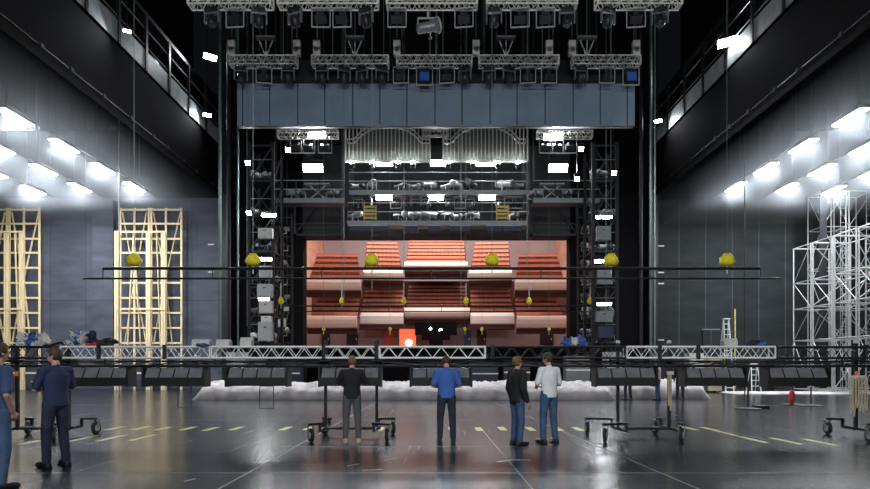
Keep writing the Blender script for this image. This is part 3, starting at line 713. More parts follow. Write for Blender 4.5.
for k, (px, D_, z_) in enumerate(((344, 30.5, 4.5), (372, 29, 5.0), (404, 30.5, 4.5), (437, 30, 14.0), (461, 30.5, 4.5), (527, 30, 6.0), (247, 30.5, 3.5), (606, 30.5, 3.5))):
    o = MB().tube((0, 0, 0), (0, 0, 26.98-z_), .012, n=6).build('hanging_wire', 'cable'); o.location = (ax(px, D_), D_, z_); tag(o, f'thin grey hanging wire before the portal bridge, {("left of the opening centre", "left, by a yellow bag", "at the left edge of the centre block", "short one in the middle", "at the right edge of the centre block", "right of the barred panels", "at the left portal tower", "at the right portal tower")[k]}', 'wire', 'thin hanging wires')
# ================================================================== AUDITORIUM
struct('floor_auditorium', MB().bb(-16, 16, 45.5, 80, -1.3, -1.0), 'step')
struct('wall_dark_screen', MB().bb(-16, 16, 45.5, 45.8, -1.3, az(347, 45.5)), 'blackwall')  # added dark wall standing in for the darkness low in the hall
struct('wall_auditorium_back', MB().bb(-16, 16, 76, 76.4, -1, 26), 'hallwall')
struct('wall_auditorium_under_balcony', MB().bb(-15, 15, 63.5, 63.9, -1, 6.1), 'hallwall')
struct('wall_auditorium_mid', MB().bb(-15, 15, 68.6, 68.9, 6, 11.0), 'step')  # dark brown stands in for shade between the tiers
b = MB().add([(-9.6, 43.2, -1), (-9.6, 43.2, 26), (-14.2, 60, 26), (-14.2, 60, -1), (-14.2, 76, 26), (-14.2, 76, -1), (-9.9, 43.2, -1), (-9.9, 43.2, 26), (-14.6, 60, 26), (-14.6, 60, -1), (-14.6, 76, 26), (-14.6, 76, -1)],
             [(0, 1, 2, 3), (3, 2, 4, 5), (6, 9, 8, 7), (9, 11, 10, 8), (1, 7, 8, 2), (2, 8, 10, 4), (0, 6, 7, 1), (4, 10, 11, 5)])
struct('wall_auditorium_left', b, 'pinkwood')
b2 = MB(); b2.v = [(-x if abs(x) < 100 else x, y, z) for x, y, z in b.v]; b2.f = b.f; struct('wall_auditorium_right', b2, 'pinkwood')
struct('ceiling_auditorium', MB().bb(-16, 16, 43.2, 77, 26, 26.3), 'hallwall')

def seat_mb():
    sh_ = MB().box(0, .20, .60, .46, .10, .62, rx=R(-8)).box(0, 0, .38, .44, .40, .08).box(0, .05, .17, .08, .3, .34)
    pd = MB().box(0, .145, .745, .485, .06, .25, rx=R(-8)).box(0, -.01, .44, .40, .36, .05)
    return sh_, pd
def make_seat():
    sh_, pd = seat_mb(); n_ = len(sh_.f); sh_.add(pd.v, pd.f); o = sh_.build('theatre_seat', 'shell'); o.data.materials.append(M['seat'])
    for i_, p in enumerate(o.data.polygons): p.material_index = int(i_ >= n_)
    return tag(o, '', 'seat')
seat0 = make_seat(); nseat = 0; stuff = MB(); stuff_pad = MB()
def tier(nm, P0, P1, zrail, zbot, rows, nseats, individual, flare=0.0, rise=.5, tread=.93, skip_top=0):
    """balcony block whose front runs P0->P1 (x,y); rows climb away from the stage"""
    global nseat
    P0, P1 = Vector((*P0, 0)), Vector((*P1, 0)); d = (P1-P0); L = d.length; ang = math.atan2(d.y, d.x)
    c = (P0+P1)/2; zf = zrail-.85
    t = thing('balcony_block', f'balcony block with cream rounded front, {nm}', 'balcony', (c.x, c.y, 0), ang)
    prof = [(-.18, zbot+.1), (-.05, zbot), (.12, zbot), (.12, zrail-.02), (.02, zrail+.03), (-.10, zrail-.02), (-.24, zrail-.3), (-.26, zbot+.35)]
    MB().prism(prof, -L/2, L/2).build('fascia', 'fascia', t)
    st = MB()
    for r in range(rows):
        y0 = .5 + r*tread; z = zf + r*rise; hw = L/2 - flare*r/2; sh_ = math.copysign(flare*r/2, c.x)
        st.bb(-hw+sh_, hw+sh_, y0, y0+tread, z-.6, z)
    st.bb(-L/2, L/2, .12, .5, zf-.3, zf); st.build('steps', 'step', t)
    MB().prism([(.1, zbot), (rows*tread*.9, zbot+.4+rise*rows*.55), (rows*tread*.9, zbot+.3+rise*rows*.55), (.1, zbot-.12)], -L/2+.1, L/2-.1).build('soffit', 'hallwall' if 'centre block' in nm else 'step', t)  # side soffits are dark brown to imitate shade under the blocks
    rot = Matrix.Translation((c.x, c.y, 0)) @ Matrix.Rotation(ang, 4, 'Z')
    for r in range(rows):
        y0 = .5 + r*tread + .42; z = zf + r*rise; hw = L/2 - flare*r/2 - .10; sh_ = math.copysign(flare*r/2, c.x)
        n = nseats
        for k in range(n):
            x = sh_ - hw + 2*hw*(k+.5)/n; sxx = 2*hw/n/.50
            p = rot @ Vector((x, y0, z))
            if individual and nseat < 300:
                o = seat0 if nseat == 0 else seat0.copy()
                if nseat: COL.objects.link(o)
                o.location = p; o.rotation_euler = (0, 0, ang); o.scale = (sxx, 1, 1); nseat += 1
                o['label'] = f'salmon theatre seat, {nm}, row {r+1} up, {ORD[k]} from left'
                o['group'] = 'seats, ' + nm
            else:
                mt = Matrix.Translation(p) @ Matrix.Rotation(ang, 4, 'Z') @ Matrix.Diagonal((sxx, 1, 1, 1))
                q, q2 = seat_mb(); stuff.add(q.v, q.f, mt); stuff_pad.add(q2.v, q2.f, mt)
def X(px, D): return ax(px, D)
tier('upper far left block', (X(305, 54), 54), (X(361, 54.2), 54.2), az(279, 54), az(290, 54), 6, 11, True, .14, .64)
tier('upper far right block', (X(515, 54.2), 54.2), (X(568, 54), 54), az(279, 54), az(290, 54), 6, 11, True, .14, .64)
tier('upper block left of centre', (X(363, 59), 59), (X(403, 59.3), 59.3), az(270, 59), az(280, 59), 8, 8, True, .05, .60)
tier('upper block right of centre', (X(469, 59.3), 59.3), (X(512, 59), 59), az(270, 59), az(280, 59), 8, 8, True, .05, .60)
tier('upper centre block', (X(404.5, 62), 62), (X(467.5, 62), 62), az(262, 62), az(270, 62), 8, 14, True, 0, .54)
tier('lower centre block', (X(404, 60), 60), (X(470, 60), 60), az(308, 60), az(317, 60), 7, 14, False)
tier('lower block left of centre', (X(358, 57), 57), (X(403.5, 57.1), 57.1), az(313, 57), az(324, 57), 6, 9, False, 0, .56)
tier('lower block right of centre', (X(470.5, 57.1), 57.1), (X(516, 57), 57), az(313, 57), az(324, 57), 6, 9, False, 0, .56)
tier('lower far left block', (X(306, 52.7), 52.7), (X(357, 52.8), 52.8), az(316, 52.7), az(328, 52.7), 5, 10, False, .05, .5)
tier('lower far right block', (X(517, 52.8), 52.8), (X(567, 52.7), 52.7), az(316, 52.7), az(328, 52.7), 5, 10, False, .05, .5)
n_ = len(stuff.f); stuff.add(stuff_pad.v, stuff_pad.f); so = stuff.build('theatre_seats', 'shell'); so.data.materials.append(M['seat'])
for i_, p in enumerate(so.data.polygons): p.material_index = int(i_ >= n_)
tag(so, 'dim massed rows of theatre seats in the lower and rearmost balcony blocks', 'seats', kind='stuff')
# doors and things under the balcony
for k, (a, b_, m_, lb) in enumerate(((322, 330, 'dark', 'dark doorway under the lower balcony at the far left'), (347, 358, 'dark', 'dark doorway under the lower balcony left of centre'), (477, 486, 'step', 'narrow reddish brown door under the lower balcony'), (540, 553, 'dark', 'dark doorway under the lower balcony at the far right'), (464, 471, 'dark', 'small dark door under the lower balcony right of centre'))):
    t = thing('auditorium_door', lb, 'door', (ax((a+b_)/2, 63.4), 63.45, az(346, 63.4)-1)); w_ = (b_-a)/F*63.4
    MB().bb(-w_/2, w_/2, -.08, 0, 0, az(330, 63)-az(346, 63)+1).build('leaf', m_, t); MB().bb(w_/2-.2, w_/2-.14, -.13, -.08, 1.6, 1.8).build('handle', 'alu', t)
t = thing('red_lit_booth', 'glowing red-orange booth under the lower balcony left of centre', 'booth', (ax(407.5, 57), 57, -1))
hh = az(329, 57)+1
MB().bb(-.75, .75, 0, .8, 0, hh).build('body', 'redglow', t); MB().bb(-.85, .85, -.1, .9, hh, hh+.12).build('roof', 'step', t)
MB().ell((.12, -.1, az(343, 57)+1), (.28, .12, .28)).build('bright_lamp', 'lampsoft', t)
t = thing('red_exit_panel', 'small dim red panel beside a doorway left of the glowing booth', 'panel', (ax(389, 63), 63.39, az(345, 63)))
MB().bb(-.5, .5, -.05, .1, 0, 1.5).build('surface', mat('dim_red', (.4, .05, .03), .6, emit=(1, .12, .04), estr=.04), t); MB().bb(-.56, .56, -.02, .1, 1.5, 1.6).build('cap', 'dark', t)
t = thing('mixing_desk', 'large black control desk silhouette in the stalls under the centre block', 'desk', (ax(436, 56), 56, -1))
zz = az(322, 56)+1
MB().bb(-1.9, 1.9, 0, 1, zz-1.15, zz).build('upper_case', 'blackwall', t); MB().bb(-1.3, 1.3, -.1, .9, zz-1.6, zz-1.15).build('middle_case', 'blackwall', t); MB().bb(-.6, .6, -.1, .9, 0, zz-1.6).build('stand', 'blackwall', t)
MB().box(-.5, -.05, zz-.6, .2, .05, .2, ry=.7).build('screen', 'lampsoft', t); MB().box(.4, -.05, zz-.7, .3, .05, .14, ry=-.3).build('screen', 'lampsoft', t)

# ================================================================== WOODEN FRAMES (left)
def wooden_frame(xa, xb, ya, D, verts, hors, diags, label, th=.12, ybot=None):
    x0, x1 = ax(xa, D), ax(xb, D); c = (x0+x1)/2; zt_ = az(ya, D)
    t = thing('wooden_frame', label, 'wooden frame', (c, D, 0), 0, 'pine frames against the left wall')
    for px in verts: MB().bb(ax(px, D)-c-th/2, ax(px, D)-c+th/2, -.04, .04, 0, zt_).build('stile', 'wood', t)
    for py in hors: MB().bb(x0-c, x1-c, -.1, -.04, az(py, D)-.06, az(py, D)+.06).build('rail', 'wood', t)
    for (a, b_, c_, d_) in diags: MB().bar((ax(a, D)-c, .08, max(0.05, az(b_, D))), (ax(c_, D)-c, .08, max(0.05, az(d_, D))), .11, .05).build('brace', 'wood', t)
HS = (210, 224, 239, 253, 268, 283, 298, 313, 328, 343, 358, 373)
def set_frames(dx, lb):
    wooden_frame(120+dx, 182+dx, 208, 41.3, [120.5+dx, 134.5+dx, 149+dx, 151.5+dx, 166+dx, 181.5+dx], HS,
        [(122+dx, 212, 134+dx, 280), (146+dx, 212, 134+dx, 280), (134+dx, 280, 124+dx, 345), (134+dx, 280, 146+dx, 345), (153+dx, 212, 165+dx, 280), (180+dx, 212, 165+dx, 280), (165+dx, 280, 153+dx, 345), (165+dx, 280, 172+dx, 345)],
        f'tall pine lattice frame leaning at the back, {lb}')
    wooden_frame(115+dx, 166+dx, 231, 40.8, [115.5+dx, 118+dx, 147+dx, 149.5+dx, 162+dx, 164.5+dx], (232, 309), [(133+dx, 232, 127+dx, 345), (133+dx, 232, 140+dx, 345), (156+dx, 232, 160+dx, 345)],
        f'narrower pine frame standing in front of the tall one, {lb}')
set_frames(0, 'right set'); set_frames(-142, 'left set at picture edge')

# ================================================================== ALUMINIUM SCAFFOLD (right)
def lattice_tower(name, label, x0, x1, y0, y1, levels, m='scaf', r=.03):
    c = ((x0+x1)/2, (y0+y1)/2, 0); t = thing(name, label, 'scaffold', c, 0, 'aluminium scaffolding on the right')
    hx, hy = (x1-x0)/2, (y1-y0)/2
    for sx in (-1, 1):
        for sy in (-1, 1): MB().tube((sx*hx, sy*hy, 0), (sx*hx, sy*hy, levels[-1]), r*1.3).build('upright', m, t)
    zs = [0.15] + list(levels)
    br = MB()
    for k, z in enumerate(zs):
        e = MB()
        for sy in (-1, 1): e.tube((-hx, sy*hy, z), (hx, sy*hy, z), r)
        for sx in (-1, 1): e.tube((sx*hx, -hy, z), (sx*hx, hy, z), r)
        e.build('level_frame', m, t)
        if k:
            a = zs[k-1]; fl = 1 if k % 2 else -1
            br.tube((-hx*fl, -hy, a), (hx*fl, -hy, z), r*.8)
            for sx in (-1,): br.tube((sx*hx, -hy*fl, a), (sx*hx, hy*fl, z), r*.7)
    br.build('bracing', m, t)
    rg = MB(); z = .3
    while z < levels[-1]: rg.tube((hx-.35, -hy, z), (hx, -hy, z), r*.4); z += .45
    rg.tube((hx-.35, -hy, 0), (hx-.35, -hy, levels[-1]), r*.6); rg.build('ladder_rungs', m, t)
LV = (3.1, 5.05, 6.65, 8.8)
Xs = 21.9
for k, (ya, yb) in enumerate(((36.6, 38.4), (34.6, 36.4), (32.6, 34.4), (30.6, 32.4))):
    lattice_tower('scaffold_tower', f'silver scaffold tower bay with diagonal braces, {ORD[k]} from the back wall', Xs+.0, Xs+2.2, ya, yb, LV)
for k, (xa, xb) in enumerate(((822, 846), (849, 872))):
    D = 39.3; lattice_tower('tall_scaffold_tower', 'taller silver scaffold tower behind the low bays, ' + ('left one' if k == 0 else 'right one at the picture edge'), ax(xa, D), ax(xb, D), D, D+1.5, (2.6, 5.2, 7.8, 10.4, az(191, D)))
o = MB().bb(-.22, .22, -.03, .03, 0, az(193, 39)).build('grey_panel', 'dark'); o.location = (ax(823.5, 38.9), 38.95, 0); tag(o, 'tall narrow grey panel strapped to the left tall scaffold tower', 'panel')

# props at the foot of the right wall
def ladder(loc, h, label, m='alu', rz=0):
    t = thing('step_ladder', label, 'ladder', loc, rz)
    for s in (-1, 1): MB().bar((s*.28, -.3, 0), (s*.18, 0, h), .05).build('front_rail', m, t); MB().bar((s*.28, .4, 0), (s*.18, .02, h), .04).build('rear_rail', m, t)
    n = int(h/.3)
    for k in range(1, n): u = k/n; MB().box(0, -.3*(1-u), h*u, .54-.18*u, .1, .035).build('tread', m, t)
    MB().box(0, 0, h, .42, .2, .05).build('top_cap', m, t)
ladder((ax(754, 38), 38, 0), 1.7, 'small silver step ladder standing before the right side stage wall')
ladder((ax(743, 34), 36, 0), 4.3, 'taller thin ladder left of the small step ladder', 'alu', .3)
t = thing('yellow_pole', 'thin yellow pole standing before the right wall', 'pole', (ax(735, 40), 40, 0)); MB().tube((0, 0, 0), (0, 0, az(309, 40)), .05).build('pole', 'ytape', t); MB().lathe([(.25, 0), (.25, .06), (.06, .1)], 12).build('foot', 'dark', t)
for k, (px, py, lb) in enumerate(((748, 409, 'low dark floor stand with a thin upright right of the cart, nearer the ladder'), (793, 405, 'low dark floor stand with a red bottle-like top before the right wall'), (811, 406, 'low dark floor stand with short black upright at the far right'))):
    D = 930/(py-VY); t = thing('floor_stand', lb, 'stand', (ax(px, D), D, 0))
    MB().lathe([(.45, 0), (.45, .03), (.08, .07)], 12).build('base', 'black', t); MB().tube((0, 0, 0), (0, 0, .75 if k != 0 else 1.0), .03).build('upright', 'dark', t)
    if k == 1: MB().lathe([(.08, .1), (.12, .2), (.1, .5), (.04, .6)], 10, Matrix.Translation((-.1, -.1, 0))).build('red_top', 'red', t)
    if k == 0: MB().box(.5, .1, .06, .5, .3, .12).build('cable_heap', 'black', t)
# door outline, marks on right wall
t = thing('wall_hatch', 'low dark hatch outline in the right side stage wall', 'hatch', (ax(711, 41.9), 41.95, .2))
MB().bb(-.55, .55, -.05, 0, 0, az(330, 42)-.2).build('leaf', 'wall_r', t); MB().bb(-.6, .6, -.07, -.03, az(330, 42)-.2, az(330, 42)-.13).build('top_edge', 'grey', t)
for k, (px, py) in enumerate(((661, 246), (661, 272.5), (661, 283.5), (661, 340), (211, 244.5), (211, 272))):
    o = MB().bb(-.2, .2, -.03, .02, -.04, .04).build('wall_marker', 'pale'); o.location = at(px, py, 41.1 if px > 400 else 41.9); o.location.y = 41.95
    o.location = (ax(px, 41.95), 41.95, az(py, 41.95))
    tag(o, f'small pale strip marker on the {"right" if px > 400 else "left"} wall edge, {ORD[k if px > 400 else k-4]} from the top', 'marker', 'pale wall markers')

# ================================================================== WHITE CLOTH along the back of the stage
def cloth(x0, x1, y0, y1, hmax, label, m, seed, name='rumpled_cloth'):
    rr = random.Random(seed); import mathutils.noise as N
    nx, ny = int((x1-x0)/.07), 30; vs = []; fs = []
    for j in range(ny+1):
        v = j/ny
        for i_ in range(nx+1):
            u = i_/nx; x = x0+(x1-x0)*u
            edge = min(1, u*(x1-x0)/.35, (1-u)*(x1-x0)/.35)
            ridge = math.sin(math.pi*v)**.35
            n1 = N.noise(Vector((x*.5, v*3, seed))); n2 = N.noise(Vector((x*1.8, v*7, seed+3))); n3 = N.noise(Vector((x*5, v*16, seed+9)))
            z = hmax*edge*ridge*(.88+.08*n1)*(1+.10*n2+.22*abs(n3)-.05)+.02
            y = y0+(y1-y0)*v + .25*n1*math.sin(math.pi*v)+.18*n2*(1-v)
            vs.append((x, y, max(.01, z) if 0 < j < ny else .005))
    for j in range(ny):
        for i_ in range(nx): a = j*(nx+1)+i_; fs.append((a, a+1, a+nx+2, a+nx+1))
    o = MB().add(vs, fs).build(name, m, None, True)
    o.modifiers.new('thickness', 'SOLIDIFY').thickness = .015
    tag(o, label, 'cloth'); return o
cloth(ax(198, 29), ax(612, 29), 28.2, 31.2, .85, 'long heap of rumpled white cloth lying across the back of the stage', 'muslin', 1)
cloth(ax(600, 30), ax(704, 30), 29.2, 31.5, .95, 'shorter heap of pinkish white cloth right of the long white heap', 'muslin', 5)
cloth(ax(745, 33), ax(900, 33), 34, 36.5, .10, 'flat pale cloth strip on the floor at the right', 'muslin', 8)
cloth(ax(183, 27), ax(197, 27), 30.5, 31.6, .5, 'small black cloth heap left of the long white heap', 'c_black', 4)
# dark road cases and boxes behind the truss along the back
rr = random.Random(5)
for k, (a, b_, y_, D, m_, lb) in enumerate(((226, 244, 352, 33, 'ltgrey', 'pale equipment case behind the truss left of the opening'), (246, 262, 358, 33, 'grey', 'grey equipment case left of the opening'), (283, 300, 361, 33, 'navybox', 'navy flight case by the left ladder tower'), (470, 498, 362, 34, 'navybox', 'wide navy flight case before the auditorium right of centre'), (504, 530, 360, 34, 'dark', 'dark flight case before the auditorium'), (566, 590, 356, 33, 'grey', 'grey flight case at the right of the opening'), (606, 622, 352, 33, 'ltgrey', 'pale case behind the truss at the right tower'), (690, 704, 353, 36, 'pale', 'pale box behind the truss before the right wall'), (708, 722, 357, 36, 'rope', 'tan box behind the truss before the right wall'), (774, 792, 360, 36, 'dark', 'dark case before the scaffold'))):
    x0, x1 = ax(a, D), ax(b_, D); h_ = az(y_, D)
    t = thing('flight_case', lb, 'flight case', ((x0+x1)/2, D, 0)); hw = (x1-x0)/2
    MB().bb(-hw, hw, 0, .8, .12, h_).build('body', m_, t); MB().bb(-hw-.01, hw+.01, -.02, .0, h_*.62, h_*.66).build('edge_strip', 'alu', t)
    for sx in (-1, 1):
        for yy in (.1, .7): MB().tube((sx*(hw-.15)-.03, yy, .06), (sx*(hw-.15)+.03, yy, .06), .06).build('wheel', 'rubber', t)

# ================================================================== FOREGROUND TRUSS ON CARTS
DT = 13.2
def fg_truss(xa, xb, m, label, y1=347, y2=358, name='silver_truss'):
    x0, x1 = ax(xa, DT), ax(xb, DT); c = (x0+x1)/2; z0, z1_ = az(y2, DT), az(y1, DT)
    t = thing(name, label, 'truss', (c, DT, z0))
    truss_parts(t, x0-c, x1-c, .26, z1_-z0, m, .022, .36, .012); return t
fg_truss(64, 212, 'alu', 'silver box truss lying on carts at chest height, left length', name='stage_truss')
fg_truss(214, 378, 'alu', 'silver box truss lying on carts at chest height, middle length', name='stage_truss')
fg_truss(380, 485, 'alu', 'silver box truss at chest height ending right of centre', name='stage_truss')
fg_truss(625, 772, 'alu', 'silver box truss at chest height on the right', name='stage_truss')
fg_truss(486, 624, 'black', 'black box truss joining the silver trusses right of centre', name='stage_truss')
fg_truss(774, 900, 'black', 'black box truss running out at the right picture edge', name='stage_truss')
fg_truss(-60, 62, 'black', 'black box truss behind the two men at the left', name='stage_truss')
# electrics bar below the truss
def lampbar(xa, xb, lb):
    x0, x1 = ax(xa, DT), ax(xb, DT); c = (x0+x1)/2; t = thing('lamp_bar', lb, 'lighting bar', (c, DT, az(366, DT)))
    MB().tube((x0-c, 0, 0), (x1-c, 0, 0), .03).build('lower_pipe', 'black', t)
    MB().tube((x0-c, 0, .10), (x1-c, 0, .10), .02).build('upper_pipe', 'dark', t)
    n = int((x1-x0)/1.1)
    for k in range(n+1):
        x = x0-c + (x1-x0)*k/n; MB().bar((x, 0, 0), (x, 0, az(358, DT)-az(366, DT)+.02), .03).build('spacer', 'black', t)
    cb = MB(); q = random.Random(int(xa)+900); m_ = int((x1-x0)*3)
    for j in range(3): cb.path([(x0-c+(x1-x0)*k/m_, -.05+.04*j, .05+q.uniform(-.05, .06)) for k in range(m_+1)], .012, 5)
    cb.build('cable_loom', 'rubber', t)
lampbar(-60, 435, 'long black lighting bar slung under the trusses, left half'); lampbar(436, 900, 'long black lighting bar slung under the trusses, right half')

def cyc_unit():
    t = thing('flood_batten', '', 'flood batten', (0, 0, 0), 0, 'four-cell flood battens under the bar')
    W = .62
    MB().prism([(-.17, -.40), (.17, -.40), (.17, -.04), (.02, -.02), (-.05, -.03), (-.17, -.22)], -W, W).build('housing', 'black', t)
    for k in range(4):
        x0 = -W + .03 + k*(2*W-.03)/4; x1 = x0 + (2*W-.03)/4 - .03
        MB().add([(x0, -.175, -.212), (x1, -.175, -.212), (x1, -.057, -.03), (x0, -.057, -.03), (x0, -.185, -.222), (x1, -.185, -.222), (x1, -.068, -.03), (x0, -.068, -.03)],
                 [(4, 5, 6, 7), (0, 3, 2, 1), (0, 1, 5, 4), (1, 2, 6, 5), (2, 3, 7, 6), (3, 0, 4, 7)]).build('cell_glass', 'glass', t)
    for q_ in (-1, 1):
        MB().bb(q_*W, q_*(W+.04), -.19, .18, -.42, 0).build('end_plate', 'black', t)
        MB().bar((q_*.4, 0, -.03), (q_*.4, 0, .03), .05).build('hook_clamp', 'dark', t)
    return t
cu = cyc_unit(); NMS = ['far left, behind the men', 'second from the left, with a frame hanging below', 'left of the first cart, with a frame hanging below', 'on the first cart behind the man in black', 'behind the man in the blue shirt', 'on the second cart right of centre', 'between the second cart and the ladder', 'rightmost, before the scaffold']
for k, px in enumerate((102, 177, 259, 351, 441, 624, 712, 794)):
    place(cu, k, (ax(px, DT), DT-.02, az(366, DT)-.02), 'black four-cell flood batten, ' + NMS[k])
for k, (a, b_, y2) in enumerate(((181, 194, 407), (262, 275.5, 408))):
    x0, x1 = ax(a, DT), ax(b_, DT); c = (x0+x1)/2; hw = (x1-x0)/2; z0 = az(y2, DT); z1_ = az(386, DT)
    o = MB().bar((-hw, 0, 0), (-hw, 0, z1_-z0), .015).bar((hw, 0, 0), (hw, 0, z1_-z0), .015).bar((-hw, 0, 0), (hw, 0, 0), .015).bar((-hw, 0, z1_-z0), (hw, 0, z1_-z0), .015).build('colour_frame', 'black'); o.location = (c, DT-.16, z0)
    tag(o, ('thin black wire frame hanging below the second batten from the left', 'thin black wire frame hanging below the batten left of the first cart')[k], 'frame')

# carts
def caster(t, x, y, name='caster', sw=0):
    c = bpy.data.objects.new(name, None); COL.objects.link(c); c.parent = t; c.location = (x, y, 0); c.rotation_euler = (0, 0, sw)
    MB().lathe([(.05, -.035), (.125, -.03), (.14, -.015), (.14, .015), (.125, .03), (.05, .035)], 20, Matrix.Translation((0, 0, .14)) @ Matrix.Rotation(R(90), 4, 'Y')).build('tyre', 'rubber', c, True)
    MB().lathe([(.02, -.045), (.07, -.04), (.07, .04), (.02, .045)], 14, Matrix.Translation((0, 0, .14)) @ Matrix.Rotation(R(90), 4, 'Y')).build('hub', 'ltgrey', c)
    MB().bar((-.055, 0, .13), (-.055, .03, .32), .012, .06).bar((.055, 0, .13), (.055, .03, .32), .012, .06).box(0, .03, .325, .14, .12, .02).build('fork', 'grey', c)
def cart(cx, cy, label, rz=0, rope=False, off=0, fr=.85):
    t = thing('truss_cart', label, 'cart', (cx, cy, 0), rz, 'wheeled truss carts')
    for s in (-1, 1): MB().bar((s*.545, 0, .16), (s*.545, 0, 2.0), .06, .06).build('post', 'black', t)
    # low base frame with raised corners
    b = MB()
    for s in (-1, 1):
        b.bar((s*.545, -.42, .2), (s*.545, .42, .2), .06, .06)
    b.bar((-.62, -.1, .2), (.62, -.1, .2), .05); b.bar((-.62, .1, .2), (.62, .1, .2), .05)
    b.build('base_frame', 'black', t)
    for sx in (-1, 1):
        for sy in (-1, 1):
            yy = fr if sy < 0 else .66
            MB().bar((sx*.545, sy*.42, .2), (sx*.545, sy*yy*.72, .2), .05).bar((sx*.545, sy*yy*.72, .18), (sx*.545, sy*yy*.72, .37), .05).bar((sx*.52, sy*yy*.72, .355), (sx*.80+off, sy*yy, .355), .06, .05).build('outrigger', 'black', t)
            caster(t, sx*.76+off, sy*yy, sw=random.uniform(-.6, .6))
    for s in (-1, 1):
        MB().bb(s*.545-.12, s*.545+.12, -.16, .16, 1.62, 1.66).build('truss_cradle', 'black', t)
        MB().box(s*.545, -.035, 1.36, .07, .02, .10).build('orange_tag', 'orange', t, label='orange warning tag')
        MB().lathe([(.02, 1.99), (.05, 2.01), (.05, 2.05), (.02, 2.07)], 10, Matrix.Translation((s*.545, 0, 0))).build('post_cap', 'pale' if rope else 'dark', t)
    return t
cart(-1.89, DT, 'black wheeled cart carrying the truss left of centre, behind the man in black shirt', off=.08)
cart(4.33, DT, 'black wheeled cart carrying the truss right of centre with two tall posts', rope=True, off=-.28)
cart(-8.45, DT, 'black wheeled cart behind the two men at the left')
cart(9.35, DT-.1, 'black wheeled cart at the right picture edge with rope on its post', -.06, rope=True)
def hanging_rope(x, y, z0, z1_, label, w_=.05, loops=3, spread=.05):
    t = thing('hanging_rope', label, 'rope', (x, y, z0)); b = MB(); q = random.Random(int(x*10))
    for k in range(loops):
        o_ = (k-loops/2)*spread; low = q.uniform(0, .25)
        pts = []
        for j in range(13):
            u = j/12*2-1; pts.append((o_ + spread*.9*u*(1-abs(u)**3*.6), -.02*k, low + (z1_-z0-low)*(abs(u)**1.7)))
        b.path(pts, .012, 6)
    b.build('rope_loops', 'rope', t)
    MB().box(0, 0, z1_-z0, .1+spread*loops*.5, .07, .07).build('binding', 'pale', t)
hanging_rope(4.33+.545, DT-.07, az(412, DT), az(373, DT), 'pale rope hanging in a loop on the right post of the cart right of centre', loops=2, spread=.03)
hanging_rope(9.35-.545, DT-.15, az(418, DT), az(377, DT), 'bundle of pale rope hanging on the post at the right picture edge', loops=6, spread=.05)

# things lying on top of the trusses
def bundle(px, w_px, h_px, label, cols, seed, D=DT, ytop=347):
    t = thing('rag_bundle', label, 'bundle', (ax(px, D), D, az(ytop, D)+.01)); q = random.Random(seed)
    w_ = w_px/F*D; h_ = h_px/F*D
    for k, c in enumerate(cols):
        b = MB(); cx = -w_/2 + w_*(k+.5)/len(cols)
        for j in range(3):
            b.ell((cx+q.uniform(-.05, .05), q.uniform(-.03, .03), h_*.3+q.uniform(0, h_*.2)), (w_/len(cols)*q.uniform(.5, .8), .09, h_*q.uniform(.3, .5)), 12, 6)
        import mathutils.noise as N
        b.v = [tuple(Vector(p)*1.0 + Vector((N.noise(Vector(p)*14+Vector((seed, 0, 0))), N.noise(Vector(p)*14+Vector((0, seed, 5))), N.noise(Vector(p)*17+Vector((3, 0, seed)))))*h_*.45) for p in b.v]
        b.v = [(p[0], p[1], max(.005, p[2])) for p in b.v]
        o = b.build('cloth_lump', c, t, False)
    b = MB(); b.path([(w_*(q.random()-.5), -.06, h_*q.uniform(.1, 1)) for _ in range(9)], .012, 5); b.build('cable_coil', 'black', t)
bundle(33, 24, 15, 'white and blue cloth bundle on the truss above the man at the left edge', ['pale', 'bluecloth', 'pale'], 1)
bundle(82, 22, 16, 'white and navy cloth bundle on the truss right of the man in navy', ['pale', 'bluecloth', 'pale', 'c_navy'], 2)
bundle(93.5, 5, 5, 'small red bundle beside the white and navy bundle', ['red'], 3)
bundle(106, 12, 9, 'black cable heap on the truss right of the red bundle', ['rubber', 'rubber'], 4)
bundle(573, 20, 10, 'crumpled blue and white cloth on the black truss right of the man in white', ['bluecloth', 'pale', 'bluecloth'], 5)
bundle(755, 14, 7, 'dark blue bag on the right silver truss', ['c_navy', 'bluecloth'], 6)
def white_fixture(px, w_px, h_px, label, m='pale', D=DT):
    t = thing('small_lantern', label, 'stage lamp', (ax(px, D), D, az(347, D)+.01)); w_ = w_px/F*D; h_ = h_px/F*D
    MB().prism([(-.1, .0), (.1, 0), (.1, h_*.8), (.03, h_), (-.06, h_), (-.1, h_*.6)], -w_/2, w_/2).build('body', m, t)
    for q_ in (-1, 1): MB().bb(q_*w_/2, q_*(w_/2+.02), -.06, .06, 0, h_*.7).build('end_cap', 'grey', t)
white_fixture(202, 17, 7, 'white lantern lying on the truss left of the guide rails'); white_fixture(224, 13, 7, 'smaller white lantern on the truss by the left guide rail'); white_fixture(729, 13, 8, 'white lantern lying on the right silver truss'); white_fixture(247, 11, 9, 'pale rounded fixture on the truss before the left portal tower')
bundle(204, 8, 4, 'small blue cloth lying at the white lantern on the left truss', ['bluecloth'], 9, DT-.16)
